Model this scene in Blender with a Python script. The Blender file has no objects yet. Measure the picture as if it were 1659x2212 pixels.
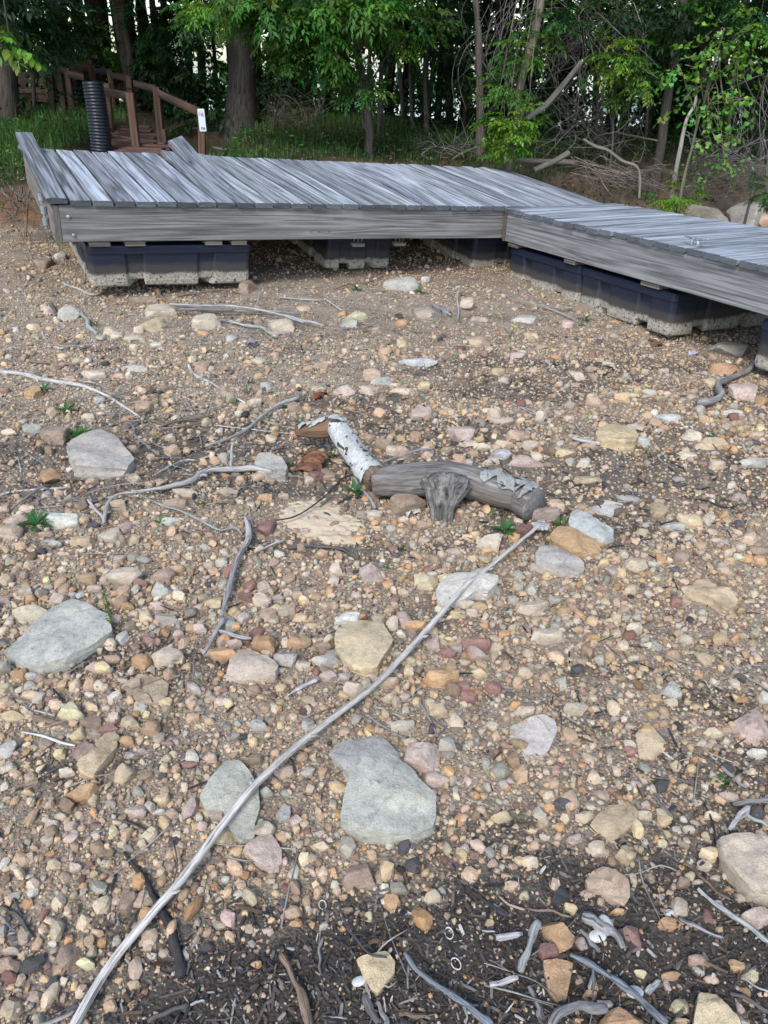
import bpy, math, random
import numpy as np
from mathutils import Vector, Matrix
C = bpy.context.scene.collection
RS = np.random.RandomState
# ---------------------------------------------------------------- camera, sky, sun, exposure
FPX, CX, CY = 1580.0, 829.5, 1106.0          # focal length and centre in the units of a 1659x2212 view
CAMZ, PITCH = 1.55, math.radians(31.5)
SP, CP = math.sin(PITCH), math.cos(PITCH)
sc = bpy.context.scene
cd = bpy.data.cameras.new('camera'); cam = bpy.data.objects.new('camera', cd); C.objects.link(cam)
cam.location = (0, 0, CAMZ); cam.rotation_euler = (math.pi/2 - PITCH, 0, 0)
cd.sensor_fit = 'VERTICAL'; cd.sensor_height = 24; cd.lens = 24*FPX/2212.0; cd.clip_end = 2000; cd.clip_start = 0.05
sc.camera = cam
w = bpy.data.worlds.new('World'); sc.world = w; w.use_nodes = True
nt = w.node_tree; bg = nt.nodes['Background']
sky = nt.nodes.new('ShaderNodeTexSky'); sky.sky_type = 'NISHITA'; sky.sun_disc = False
SUN_EL, SUN_AZ = math.radians(48), math.radians(200)    # azimuth: clockwise from +Y
sky.sun_elevation = SUN_EL; sky.sun_rotation = SUN_AZ; sky.air_density = 1.0; sky.dust_density = 1.2; sky.ozone_density = 1.0
nt.links.new(sky.outputs[0], bg.inputs[0]); bg.inputs[1].default_value = 0.15
sl = bpy.data.lights.new('sun', 'SUN'); sl.energy = 1.2; sl.angle = math.radians(18); sl.color = (1, .985, .955)
so = bpy.data.objects.new('sun', sl); C.objects.link(so)
sd = Vector((math.sin(SUN_AZ)*math.cos(SUN_EL), math.cos(SUN_AZ)*math.cos(SUN_EL), math.sin(SUN_EL)))
so.rotation_euler = sd.to_track_quat('Z', 'Y').to_euler(); so.location = (0, -5, 20)
sc.view_settings.view_transform = 'Standard'; sc.view_settings.look = 'None'; sc.view_settings.gamma = 1
sc.view_settings.exposure = 1.05
sc.render.resolution_x = 768; sc.render.resolution_y = 1024
try: sc.cycles.max_bounces = 5; sc.cycles.transparent_max_bounces = 4; sc.cycles.diffuse_bounces = 3
except Exception: pass

# ---------------------------------------------------------------- helpers: noise, picture -> place
_r = RS(5)
_W = [(_r.randn(3)*f, _r.rand()*6.28, a) for f, a in [(1.0,1),(1.3,1),(2.1,.6),(2.6,.6),(4.2,.35),(5.1,.35),(9,.18),(11,.18)] for _ in (0,1)]
def ns(x, y, z=0.0, f=1.0, n=16):            # smooth noise, about -1..1
    s = 0
    for k, ph, a in _W[:n]: s = s + a*np.sin(f*(k[0]*x + k[1]*y + k[2]*z) + ph)
    return s/4.0
def sst(t): t = np.clip(t, 0, 1); return t*t*(3-2*t)
def gz(x, y):                                # height of the ground
    x = np.asarray(x, float); y = np.asarray(y, float)
    g0 = -.05*np.clip(x, -5, 5)*np.clip(y/5, 0, 1) + .012*ns(x*2.2, y*2.2) + .02*ns(x*.7+3, y*.7)
    g0 = g0 + .10*np.exp(-(((x+3.1)/.55)**2 + ((y-6.1)/.8)**2)) 
    g0 = g0 + .05*np.exp(-(((x-3.2)/.7)**2 + ((y-4.3)/.9)**2))
    xc = np.clip(x, -7, 9)
    yb = 7.35 + .38*(xc+4) + .22*ns(x*1.1, 2.0)
    wb = .3 + 1.15*np.clip((xc+3)/6, 0, 1)
    zl = .50 + .085*np.clip(y-7.5, 0, 4.5); zr = .40 + .055*np.clip(y-yb, 0, 6)
    k = sst((x+1.5)/4)
    zs = zl*(1-k) + zr*k + .035*ns(x*.9, y*.9, 4)
    zs = zs - .10*np.clip(y-14, 0, 26)
    t = sst((y-yb)/wb)
    bank = t*(1-t)*4*(.09*ns(x*3.1, y*3.1, 2) + .05*ns(x*9, y*9, 5))
    zs = zs - .16*sst((x+3.9)/.5)*sst((-1.7-x)/.4)*sst((y-8.0)/.5)*sst((14.5-y)/1.5)
    return g0*(1-t) + zs*t + bank
def RAY(px, py):
    a = (CY-py)/FPX
    return (px-CX)/FPX, CP + a*SP, -SP + a*CP
def P(px, py, w_):                           # point seen at (px,py), w_ metres along the view axis
    d = RAY(px, py); return (d[0]*w_, d[1]*w_, CAMZ + d[2]*w_)
def PY(px, py, y):                           # the same at a given distance y
    d = RAY(px, py); return P(px, py, y/d[1])
def G(px, py, dz=0.0):                       # point on the ground (dz above it)
    d = RAY(px, py); w_ = .5; z = 0.0
    lo, hi = .3, 40.
    ws = np.linspace(.4, 14, 280)
    h = CAMZ + d[2]*ws - gz(d[0]*ws, d[1]*ws) - dz
    i = np.argmax(h < 0)
    lo, hi = (ws[i-1], ws[i]) if i > 0 else (13.9, 14)
    for _ in range(12):
        m = (lo+hi)/2
        if CAMZ + d[2]*m - float(gz(d[0]*m, d[1]*m)) - dz > 0: lo = m
        else: hi = m
    return np.array((d[0]*lo, d[1]*lo, CAMZ + d[2]*lo)), lo
def PIX(p):                                  # place -> picture, to word the labels and sort by size only
    x, y, z = p[0], p[1], p[2]-CAMZ
    w_ = y*CP - z*SP; v = y*SP + z*CP
    return CX + FPX*x/w_, CY - FPX*v/w_, w_
CROP = {'A':(0,1350,.7233),'B':(1100,1550,.7233),'C':(0,2150,.6631),'D':(1000,2150,.6631),'E':(1972,2150,.6631),
 'F':(0,3096,.6631),'G':(1000,3096,.6631),'H':(1972,3096,.6631),'K':(0,950,.7233),'L':(1100,1100,.7233),'M':(2200,1350,.5256),'U':(0,0,1.8517)}
def cv(r, x, y): o = CROP[r]; return (o[0]+x*o[2])/1.8517, (o[1]+y*o[2])/1.8517

# ---------------------------------------------------------------- helpers: meshes, objects
def mk(name, V, F, mat=None, parent=None, col=None, p0=None, smooth=True, link=True):
    V = np.asarray(V, np.float32).reshape(-1, 3)
    if not isinstance(F, list): F = [F]
    F = [np.asarray(f, np.int32) for f in F if len(f)]
    me = bpy.data.meshes.new(name)
    nl = sum(f.size for f in F); npol = sum(len(f) for f in F)
    me.vertices.add(len(V)); me.loops.add(nl); me.polygons.add(npol)
    me.vertices.foreach_set('co', V.ravel())
    me.loops.foreach_set('vertex_index', np.concatenate([f.ravel() for f in F]))
    st = []; o = 0
    for f in F: st.append(o + np.arange(len(f))*f.shape[1]); o += f.size
    me.polygons.foreach_set('loop_start', np.concatenate(st).astype(np.int32))
    me.update(calc_edges=True)
    me.polygons.foreach_set('use_smooth', np.full(npol, bool(smooth)) if np.ndim(smooth) == 0 else np.asarray(smooth, bool))
    if col is not None:
        col = np.asarray(col, np.float32)
        if col.ndim == 1: col = np.tile(col, (len(V), 1))
        if col.shape[1] == 3: col = np.hstack([col, np.ones((len(col), 1), np.float32)])
        a = me.color_attributes.new('Col', 'FLOAT_COLOR', 'POINT'); a.data.foreach_set('color', col.astype(np.float32).ravel())
    if p0 is not None:
        a = me.attributes.new('P0', 'FLOAT_VECTOR', 'POINT'); a.data.foreach_set('vector', np.asarray(p0, np.float32).ravel())
    o = bpy.data.objects.new(name, me)
    if link: C.objects.link(o)
    if mat: me.materials.append(mat)
    if parent: o.parent = parent
    return o
def tag(o, label=None, cat=None, group=None, kind=None):
    if label: o['label'] = label
    if cat: o['category'] = cat
    if group: o['group'] = group
    if kind: o['kind'] = kind
    return o
def empty(name, loc=(0,0,0), mat4=None):
    o = bpy.data.objects.new(name, None); C.objects.link(o); o.empty_display_size = .1
    if mat4 is not None: o.matrix_world = mat4
    else: o.location = loc
    return o
class MB:                                    # gathers pieces that become one mesh
    def __init__(s): s.V=[]; s.F={}; s.c=[]; s.p=[]; s.n=0
    def add(s, V, F, col=(1,1,1), p0=None):
        V = np.asarray(V, float).reshape(-1,3)
        if not isinstance(F, list): F = [F]
        for f in F:
            f = np.asarray(f, int)
            if len(f): s.F.setdefault(f.shape[1], []).append(f + s.n)
        s.V.append(V); s.n += len(V)
        col = np.asarray(col, float); s.c.append(np.tile(col, (len(V),1)) if col.ndim == 1 else col)
        s.p.append(V.copy() if p0 is None else np.asarray(p0, float))
        return s
    def build(s, name, mat, parent=None, smooth=True):
        return mk(name, np.vstack(s.V), [np.vstack(v) for v in s.F.values()], mat, parent, np.vstack(s.c), np.vstack(s.p), smooth)
def spline(pts, n):                          # smooth resampling of a polyline (any columns)
    pts = np.asarray(pts, float); m = len(pts)
    if m < 3: t = np.linspace(0, 1, n)[:,None]; return pts[0]*(1-t) + pts[-1]*t
    d = np.r_[0, np.cumsum(np.linalg.norm(np.diff(pts[:,:3], axis=0), axis=1)+1e-6)]
    T = np.linspace(0, d[-1], n); out = np.zeros((n, pts.shape[1]))
    i = np.clip(np.searchsorted(d, T, side='right')-1, 0, m-2)
    h = (d[i+1]-d[i])[:,None]; u = ((T-d[i])[:,None])/h
    tan = np.zeros_like(pts); tan[1:-1] = (pts[2:]-pts[:-2])/(d[2:]-d[:-2])[:,None]
    tan[0] = (pts[1]-pts[0])/(d[1]-d[0]); tan[-1] = (pts[-1]-pts[-2])/(d[-1]-d[-2])
    return (2*u**3-3*u**2+1)*pts[i] + (u**3-2*u**2+u)*h*tan[i] + (-2*u**3+3*u**2)*pts[i+1] + (u**3-u**2)*h*tan[i+1]
def tube(pts, rad, sides=8, rough=0.0, seed=0, cap=True, flat=1.0):
    """tube along pts with radii rad -> V, faces, P0"""
    r = RS(seed); pts = np.asarray(pts, float); n = len(pts)
    rad = np.broadcast_to(np.asarray(rad, float), (n,)) if np.ndim(rad) else np.full(n, rad)
    T = np.gradient(pts, axis=0); T /= np.linalg.norm(T, axis=1)[:,None] + 1e-9
    up = np.array((0,0,1.)) if abs(T[:,2].mean()) < .8 else np.array((1.,0,0))
    N = np.cross(np.tile(up,(n,1)), T); N /= np.linalg.norm(N, axis=1)[:,None]+1e-9; B = np.cross(T, N)
    th = np.arange(sides)*2*math.pi/sides
    L = np.r_[0, np.cumsum(np.linalg.norm(np.diff(pts, axis=0), axis=1))]
    rr = rad[:,None]*np.ones((1,sides))
    if rough:
        o = r.rand(3)*50
        rr = rr*(1 + rough*ns(np.cos(th)[None]*1.3+o[0], np.sin(th)[None]*1.3+o[1], L[:,None]/(rad.mean()*6+1e-6)+o[2], 1.6))
    V = pts[:,None] + rr[...,None]*(np.cos(th)[None,:,None]*N[:,None] + flat*np.sin(th)[None,:,None]*B[:,None])
    off = r.rand()*40
    P0 = np.stack([np.broadcast_to(L[:,None]+off,(n,sides)), rr*np.cos(th)+off, rr*np.sin(th)+off], -1)
    i, j = np.meshgrid(np.arange(n-1), np.arange(sides), indexing='ij'); j2 = (j+1)%sides
    F = [np.stack([i*sides+j, i*sides+j2, (i+1)*sides+j2, (i+1)*sides+j], -1).reshape(-1,4)]
    V = V.reshape(-1,3); P0 = P0.reshape(-1,3)
    if cap:
        a = len(V); V = np.vstack([V, pts[0], pts[-1]]); P0 = np.vstack([P0, (off,off,off), (off+L[-1],off,off)])
        k = np.arange(sides); k2 = (k+1)%sides
        F.append(np.vstack([np.stack([k2, k, np.full(sides,a)],-1), np.stack([(n-1)*sides+k,(n-1)*sides+k2,np.full(sides,a+1)],-1)]))
    return V, F, P0
_ico = {}
def ico(level):
    if level in _ico: return _ico[level]
    import bmesh
    bm = bmesh.new(); bmesh.ops.create_icosphere(bm, subdivisions=level, radius=1)
    V = np.array([v.co[:] for v in bm.verts]); F = np.array([[v.index for v in f.verts] for f in bm.faces]); bm.free()
    V /= np.linalg.norm(V, axis=1)[:,None]; _ico[level] = (V, F); return V, F
def boxpart(x0,x1,y0,y1,z0,z1, bev=.003):
    """bevelled box: V, quads+tris"""
    xs=(x0,x1); V=[]; 
    b=min(bev,(x1-x0)*.3,(y1-y0)*.3,(z1-z0)*.3)
    for X,sx in ((x0,1),(x1,-1)):
        for Y,sy in ((y0,1),(y1,-1)):
            for Z,sz in ((z0,1),(z1,-1)):
                V += [(X,Y+sy*b,Z+sz*b),(X+sx*b,Y,Z+sz*b),(X+sx*b,Y+sy*b,Z)]
    def vi(i,j,k,a): return ((i*2+j)*2+k)*3+a
    Q=[]; Tt=[]
    for a in range(3):
        for s in range(2):
            c=[]
            for p,q in ((0,0),(0,1),(1,1),(1,0)):
                ijk=[0,0,0]; ijk[a]=s; ijk[(a+1)%3]=p; ijk[(a+2)%3]=q; c.append(vi(*ijk,a))
            Q.append(c if s==0 else c[::-1])
    for a in range(3):
        b1,c1=(a+1)%3,(a+2)%3
        for p in range(2):
            for q in range(2):
                e0=[0,0,0]; e0[b1]=p; e0[c1]=q; e1=list(e0); e1[a]=1
                f=[vi(*e0,b1),vi(*e1,b1),vi(*e1,c1),vi(*e0,c1)]; Q.append(f if (p^q) else f[::-1])
    for i in range(2):
        for j in range(2):
            for k in range(2): 
                f=[vi(i,j,k,0),vi(i,j,k,1),vi(i,j,k,2)]; Tt.append(f if (i+j+k)%2 else f[::-1])
    V = np.array(V,float); return V,[np.array(Q),np.array(Tt)]
def board(L, Wd, T, seg=16, seed=0, bend=None, wear=.0015):
    """plank: x along 0..L, y across 0..Wd, z 0..T; bend(u,v)->dz,dy (u,v 0..1)"""
    r = RS(seed); c=.004
    sec = [(c,0),(Wd*.33,0),(Wd*.67,0),(Wd-c,0),(Wd,c),(Wd,T-c),(Wd-c,T),(Wd*.75,T),(Wd*.5,T),(Wd*.25,T),(c,T),(0,T-c),(0,c)]
    m=len(sec); xs=np.linspace(0,L,seg+1); V=np.zeros((seg+1,m,3))
    for k,(y,z) in enumerate(sec): V[:,k,0]=xs; V[:,k,1]=y; V[:,k,2]=z
    e0, e1 = r.randn(2)*.004; V[0,:,0]+=e0+r.randn(m)*wear; V[-1,:,0]+=e1+r.randn(m)*wear
    V[:,:,1]+=ns(xs[:,None]*4+seed,V[:,:,1]*0+V[:,:,1]*3,seed)*wear*1.6; V[:,:,2]+=ns(xs[:,None]*6,V[:,:,1]*30+seed,seed)*wear*(V[:,:,2]>T*.5)
    P0 = V.copy().reshape(-1,3)+np.array([seed*3.17,seed*1.3,seed*.77])
    if bend is not None:
        dz,dy = bend(np.clip(V[:,:,0]/L,0,1), V[:,:,1]/Wd); V[:,:,2]+=dz; V[:,:,1]+=dy
    i,j=np.meshgrid(np.arange(seg),np.arange(m),indexing='ij'); j2=(j+1)%m
    F=[np.stack([i*m+j,(i+1)*m+j,(i+1)*m+j2,i*m+j2],-1).reshape(-1,4)]
    a=(seg+1)*m; V=np.vstack([V.reshape(-1,3),V[0],V[-1],V[0].mean(0)[None],V[-1].mean(0)[None]]); P0=np.vstack([P0,P0[:m]*[1,.2,.2],P0[a-m:a]*[1,.2,.2],P0[:1],P0[a-1:a]])
    k=np.arange(m);k2=(k+1)%m; c1=a+2*m
    F.append(np.vstack([np.stack([a+k,a+k2,np.full(m,c1)],-1),np.stack([a+m+k2,a+m+k,np.full(m,c1+1)],-1)]))
    return V,F,P0

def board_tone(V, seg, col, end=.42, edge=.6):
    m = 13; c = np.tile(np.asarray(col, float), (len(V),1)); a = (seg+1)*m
    side = np.zeros(m, bool); side[[4,12,0,3,5,11]] = True  # side edges coloured darker to paint the shade in the gaps between boards
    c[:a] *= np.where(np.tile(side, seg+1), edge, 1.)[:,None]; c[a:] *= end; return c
# ---------------------------------------------------------------- materials
class NT:
    def __init__(s, name):
        s.m = bpy.data.materials.new(name); s.m.use_nodes = True; s.t = s.m.node_tree; s.b = s.t.nodes['Principled BSDF']
        s.out = s.t.nodes['Material Output']
    def n(s, typ, **kw):
        x = s.t.nodes.new(typ)
        for k, v in kw.items():
            if k.startswith('i_'): s.put(x.inputs[int(k[2:])] if k[2:].isdigit() else x.inputs[k[2:].replace('_',' ')], v)
            else: setattr(x, k, v)
        return x
    def put(s, sock, v):
        if isinstance(v, bpy.types.NodeSocket): s.t.links.new(v, sock)
        elif isinstance(v, bpy.types.Node): s.t.links.new(v.outputs[0], sock)
        else: sock.default_value = v
    def att(s, name): return s.n('ShaderNodeAttribute', attribute_name=name)
    def mapv(s, v, sc_): 
        x = s.n('ShaderNodeMapping'); s.put(x.inputs['Vector'], v); x.inputs['Scale'].default_value = sc_; return x.outputs[0]
    def noise(s, v, scale, det=4, rough=.55, dist=0):
        x = s.n('ShaderNodeTexNoise'); s.put(x.inputs['Vector'], v); x.inputs['Scale'].default_value = scale
        x.inputs['Detail'].default_value = det; x.inputs['Roughness'].default_value = rough; x.inputs['Distortion'].default_value = dist
        return x.outputs[0]
    def vor(s, v, scale, feat='F1'):
        x = s.n('ShaderNodeTexVoronoi', feature=feat); s.put(x.inputs['Vector'], v); x.inputs['Scale'].default_value = scale; return x.outputs[0]
    def ramp(s, f, stops, interp='LINEAR'):
        x = s.n('ShaderNodeValToRGB'); s.put(x.inputs[0], f); e = x.color_ramp; e.interpolation = interp
        while len(e.elements) < len(stops): e.elements.new(.5)
        for el, (p, c) in zip(e.elements, stops):
            el.position = p; el.color = (c if len(c) == 4 else (*c, 1)) if hasattr(c, '__len__') else (c, c, c, 1)
        return x.outputs[0]
    def mix(s, f, a, b, mode='MIX'):
        x = s.n('ShaderNodeMix', data_type='RGBA', blend_type=mode)
        s.put(x.inputs[0], f)
        for sock, v in ((x.inputs[6], a), (x.inputs[7], b)):
            if isinstance(v, tuple) and len(v) == 3: v = (*v, 1)
            s.put(sock, v)
        return x.outputs[2]
    def math(s, op, a, b=0.0):
        x = s.n('ShaderNodeMath', operation=op); s.put(x.inputs[0], a); s.put(x.inputs[1], b); return x.outputs[0]
    def bump(s, h, st=.5, dist=.01, nrm=None):
        x = s.n('ShaderNodeBump'); s.put(x.inputs['Height'], h); x.inputs['Strength'].default_value = st; x.inputs['Distance'].default_value = dist
        if nrm: s.put(x.inputs['Normal'], nrm)
        return x.outputs[0]
    def fin(s, col, rough=.85, nrm=None, spec=.3, metal=0):
        s.put(s.b.inputs['Base Color'], col if not (isinstance(col, tuple) and len(col) == 3) else (*col, 1))
        s.put(s.b.inputs['Roughness'], rough); s.b.inputs['Specular IOR Level'].default_value = spec; s.b.inputs['Metallic'].default_value = metal
        if nrm: s.put(s.b.inputs['Normal'], nrm)
        return s.m
def m_stone():
    t = NT('stone'); c = t.att('Col').outputs[0]; p = t.att('P0').outputs['Vector']
    n1 = t.noise(p, 9, 5, .6, .3); n2 = t.noise(p, 55, 5, .65); n3 = t.noise(p, 320, 3, .7)
    v = t.mix(1, c, t.ramp(n1, [(.28,(.62,.60,.58)),(.5,(.98,.98,.98)),(.75,(1.22,1.17,1.08))]), 'MULTIPLY')
    v = t.mix(1, v, t.ramp(n2, [(.3,(.72,.70,.68)),(.5,(1,1,1)),(.7,(1.1,1.1,1.1))]), 'MULTIPLY')
    v = t.mix(1, v, t.ramp(n3, [(.32,(.7,.68,.66)),(.5,(1,1,1)),(.72,(1.15,1.15,1.15))]), 'MULTIPLY')
    st = t.ramp(t.noise(t.mapv(p, (1,1,.6)), 6.5, 3, .5, 1.2), [(.62, 0.),(.70, .55)])
    v = t.mix(t.math('MULTIPLY', st, t.math('SUBTRACT', 1.0, t.att('Col').outputs['Alpha'])), v, (.36,.12,.035))
    crk = t.vor(t.mix(.16, p, t.noise(p, 9, 4)), 6, 'DISTANCE_TO_EDGE')
    ck = t.ramp(crk, [(0, .55),(.014, 1.)])
    v = t.mix(.5, v, t.mix(1, v, ck, 'MULTIPLY'))
    b = t.bump(t.noise(p, 40, 6, .7), .55, .012); b = t.bump(n3, .35, .003, b); b = t.bump(ck, .25, .004, b)
    return t.fin(v, .88, b, .25)
def m_pebble():
    t = NT('pebble'); c = t.att('Col').outputs[0]; g = t.n('ShaderNodeNewGeometry').outputs['Position']
    v = t.mix(1, c, t.ramp(t.noise(g, 160, 3, .6), [(.3,(.75,.73,.7)),(.5,(1,1,1)),(.7,(1.12,1.1,1.08))]), 'MULTIPLY')
    return t.fin(v, .85, t.bump(t.noise(g, 300, 3, .6), .3, .003), .25)
def m_ground():
    t = NT('ground'); c = t.att('Col').outputs[0]; g = t.n('ShaderNodeNewGeometry').outputs['Position']
    v = t.mix(1, c, t.ramp(t.noise(g, 7, 5, .65), [(.3,(.6,.58,.56)),(.5,(1,1,1)),(.7,(1.2,1.18,1.15))]), 'MULTIPLY')
    v = t.mix(1, v, t.ramp(t.noise(g, 90, 5, .7), [(.3,(.5,.48,.46)),(.5,(1,1,1)),(.7,(1.35,1.3,1.25))]), 'MULTIPLY')
    x = t.n('ShaderNodeTexVoronoi'); t.put(x.inputs['Vector'], g); x.inputs['Scale'].default_value = 130
    v = t.mix(.35, v, t.mix(1, v, t.mix(.75, x.outputs[1], (1,1,1)), 'MULTIPLY'))
    b = t.bump(t.math('MULTIPLY', x.outputs[0], -1.0), .8, .006); b = t.bump(t.noise(g, 30, 6, .7), .6, .012, b)
    return t.fin(v, .95, b, .1)
def m_wood(name, light, mid, dark, sx=3, fine=160, rough=.75, bs=.6, stain=(.035,.033,.03), stn=.5, spec=.25, rings=34., rgw=.2, st0=.52, knot=0.):
    t = NT(name); p = t.att('P0').outputs['Vector']; c = t.att('Col').outputs[0]
    big = t.noise(t.mapv(p, (.5, 8, 8)), 2.2, 4, .55, .2)
    # grain: fine fibres, and growth rings as contour lines of a stretched noise
    g = t.noise(t.mapv(p, (sx, fine, fine)), 1, 5, .7)
    cn = t.noise(t.mapv(p, (max(sx*.16,.45), fine*.07, fine*.07)), 1, 2, .5, .15)
    rg = t.math('MULTIPLY_ADD', t.math('SINE', t.math('MULTIPLY', cn, rings)), .5); rg.node.inputs[2].default_value = .5
    hb = t.mix(rgw, g, rg)
    v = t.ramp(hb, [(.26, dark), (.42, mid), (.64, light)])
    v = t.mix(1, v, t.ramp(big, [(.25,(.62,.62,.62)),(.5,(1,1,1)),(.75,(1.15,1.15,1.16))]), 'MULTIPLY')
    s2 = t.ramp(t.noise(t.mapv(p, (.8,7,7)), 3, 5, .65, .3), [(st0,0.),(st0+.2,stn)])
    v = t.mix(s2, v, stain)
    cr = t.ramp(t.noise(t.mapv(p, (sx*.5, fine*.45, fine*.45)), 1, 3, .6), [(.60, 0.),(.66, .75)]); v = t.mix(cr, v, dark)
    if knot:
        kd = t.vor(t.mix(.03, t.mapv(p, (1.3, 5.5, 5.5)), t.noise(p, 30, 2)), 1.0); kn = t.ramp(kd, [(.055, 1.),(.10, .0),(.12, .5),(.15, 0.)]); v = t.mix(t.math('MULTIPLY', kn, knot), v, dark)
    v = t.mix(1, v, c, 'MULTIPLY')
    return t.fin(v, rough, t.bump(hb, bs, .004), spec)
def m_bark(name, light, dark, sc_=(4,60,60), bs=.8, patch=None, pk=(.5,.6), dist=.01):
    t = NT(name); p = t.att('P0').outputs['Vector']; c = t.att('Col').outputs[0]
    g = t.noise(t.mapv(p, sc_), 1, 5, .6, .4); f = t.noise(p, 90, 4, .65)
    v = t.ramp(g, [(.3, dark), (.62, light)]); v = t.mix(1, v, t.ramp(f, [(.3,(.7,.7,.7)),(.6,(1.15,1.15,1.15))]), 'MULTIPLY')
    if patch:
        k = t.ramp(t.noise(p, 14, 5, .6, .6), [(pk[0], 0.), (pk[1], 1.)]); v = t.mix(k, v, patch)
    v = t.mix(1, v, c, 'MULTIPLY')
    b = t.bump(g, bs, dist); return t.fin(v, .9, t.bump(f, .3, .003, b), .15)
def m_leaf(name='leaf', tr=.35, rough=.5):
    t = NT(name); c = t.att('Col').outputs[0]
    t.fin(c, rough, None, .35)
    d = t.n('ShaderNodeBsdfTranslucent'); t.put(d.inputs[0], t.mix(1, c, (1.5,1.6,.6), 'MULTIPLY'))
    mx = t.n('ShaderNodeMixShader'); mx.inputs[0].default_value = tr
    t.put(mx.inputs[1], t.b); t.put(mx.inputs[2], d); t.put(t.out.inputs[0], mx); return t.m
def m_flat(name, col, rough=.6, metal=0, nz=.25, sc_=30, spec=.4):
    t = NT(name); g = t.n('ShaderNodeTexCoord').outputs['Object']
    n_ = t.noise(g, sc_, 5, .6)
    v = t.mix(1, (*col,1), t.ramp(n_, [(.3,(1-nz,)*3),(.7,(1+nz,)*3)]), 'MULTIPLY')
    return t.fin(v, rough, t.bump(n_, .2, .003), spec, metal)
def m_float():
    t = NT('float_plastic'); p = t.att('P0').outputs['Vector']; sx = t.n('ShaderNodeSeparateXYZ'); t.put(sx.inputs[0], p); z = sx.outputs[2]
    n1 = t.noise(p, 6, 5, .6); n2 = t.noise(p, 60, 5, .7); 
    zz = t.math('ADD', z, t.math('MULTIPLY', n1, .06)); zz = t.math('ADD', zz, t.math('MULTIPLY', n2, .05))
    base = t.ramp(zz, [(.10,(.46,.42,.34)),(.135,(.37,.335,.27)),(.150,(.06,.05,.045)),(.20,(.05,.046,.046)),(.225,(.016,.020,.034)),(.4,(.010,.018,.040))])
    line = t.ramp(t.noise(t.mapv(p,(3,3,70)), 1, 4, .6), [(.55,0.),(.75,.35)])
    v = t.mix(line, base, (.09,.085,.08))
    sp = t.ramp(t.vor(p, 70), [(.0,0.),(.45,0.),(.6,.5)])
    hole = t.ramp(t.noise(p, 42, 4, .7), [(.56,0.),(.60,1.)])
    lowm = t.ramp(zz, [(.135,1.),(.16,0.)])
    v = t.mix(t.math('MULTIPLY', hole, lowm), v, (.03,.028,.03)); v = t.mix(t.math('MULTIPLY', sp, lowm), v, (.2,.18,.15))
    r = t.ramp(zz, [(.16,.95),(.22,.6),(.28,.42)])
    return t.fin(v, r, t.bump(t.math('MULTIPLY', n2, lowm), .6, .006), .4)
MAT = {}
MAT['stone'] = m_stone(); MAT['pebble'] = m_pebble(); MAT['ground'] = m_ground()
MAT['deck'] = m_wood('weathered_deck_wood', (.46,.495,.53), (.23,.247,.265), (.05,.053,.06), stn=.55, stain=(.06,.058,.06), fine=140, sx=1.5, knot=.8)
MAT['fascia'] = m_wood('weathered_beam_wood', (.30,.29,.275), (.18,.173,.162), (.07,.066,.06), stn=.4, fine=130, sx=1.4, rings=50., rgw=.2, knot=.9)
MAT['brown'] = m_wood('stained_brown_wood', (.125,.078,.056), (.072,.045,.033), (.026,.018,.014), stn=.3, stain=(.03,.02,.016))
MAT['drift'] = m_wood('driftwood', (.64,.62,.58), (.36,.34,.315), (.06,.055,.05), sx=16, fine=300, stn=.6, stain=(.16,.15,.145), bs=.7, rings=9., rgw=.15)
MAT['bark'] = m_bark('bark', (.085,.072,.06), (.018,.015,.012))
MAT['palebark'] = m_bark('pale_flaking_bark', (.50,.51,.47), (.30,.30,.28), (9,9,9), .8, (.07,.055,.045), (.575,.60))
MAT['barklog'] = m_bark('patchy_log_wood', (.27,.22,.175), (.075,.06,.05), (5,40,40), .8, (.50,.51,.48), (.60,.64))
MAT['leaf'] = m_leaf(); MAT['float'] = m_float()
MAT['galv'] = m_flat('galvanised_steel', (.36,.38,.40), .45, .6)
MAT['blackpipe'] = m_flat('black_pipe_plastic', (.012,.014,.020), .38)
MAT['greypipe'] = m_flat('grey_pipe_plastic', (.22,.26,.27), .5)
MAT['white'] = m_flat('white_sign_enamel', (.60,.66,.66), .35, 0, .03)
MAT['ink'] = m_flat('black_ink', (.02,.02,.03), .6); MAT['purple'] = m_flat('purple_ink', (.25,.10,.32), .6); MAT['pink'] = m_flat('pink_ink', (.55,.16,.33), .6)
MAT['shell'] = m_flat('shell', (.55,.54,.50), .45, 0, .3, 120)
# ---------------------------------------------------------------- the ground, one sheet to the horizon
def lines(a, b, step, lo, hi, g=1.22):
    c = list(np.arange(a, b, step)); s = step; x = c[-1]
    while x < hi: s *= g; x += s; c.append(x)
    s = step; x = a; pre = []
    while x > lo: s *= g; x -= s; pre.append(x)
    return np.array(pre[::-1] + c)
def mulch(x, y):                             # dark plant litter washed up along the old waterline
    m = sst((1.02 + .10*ns(x*3, y*3, 1) + .12*np.clip(x, -1, 1.5) + .12*np.exp(-((x-.1)/.4)**2) + .10*ns(x*9, y*9, 4) - y)/.30)*sst((x+.80+.3*ns(x*4, y*4, 5))/.5)
    m2 = .5*sst((ns(x*1.9+4, y*2.3, 9)-.22)/.35)*(y < 5)
    rt = .5*sst((x-.35-.25*ns(x*3,y*3,8))/.5)*sst((1.9+.35*ns(x*2.5,y*2.5,2)-y)/.5)*sst((ns(x*5,y*5,1)+.35)/.5); m2 = np.maximum(m2, rt)
    band = .8*np.exp(-(((x+1.05)/.75)**2 + ((y-3.15-.12*x)/.22)**2))
    return np.clip(np.maximum(np.maximum(m, m2), band), 0, 1)
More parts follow.
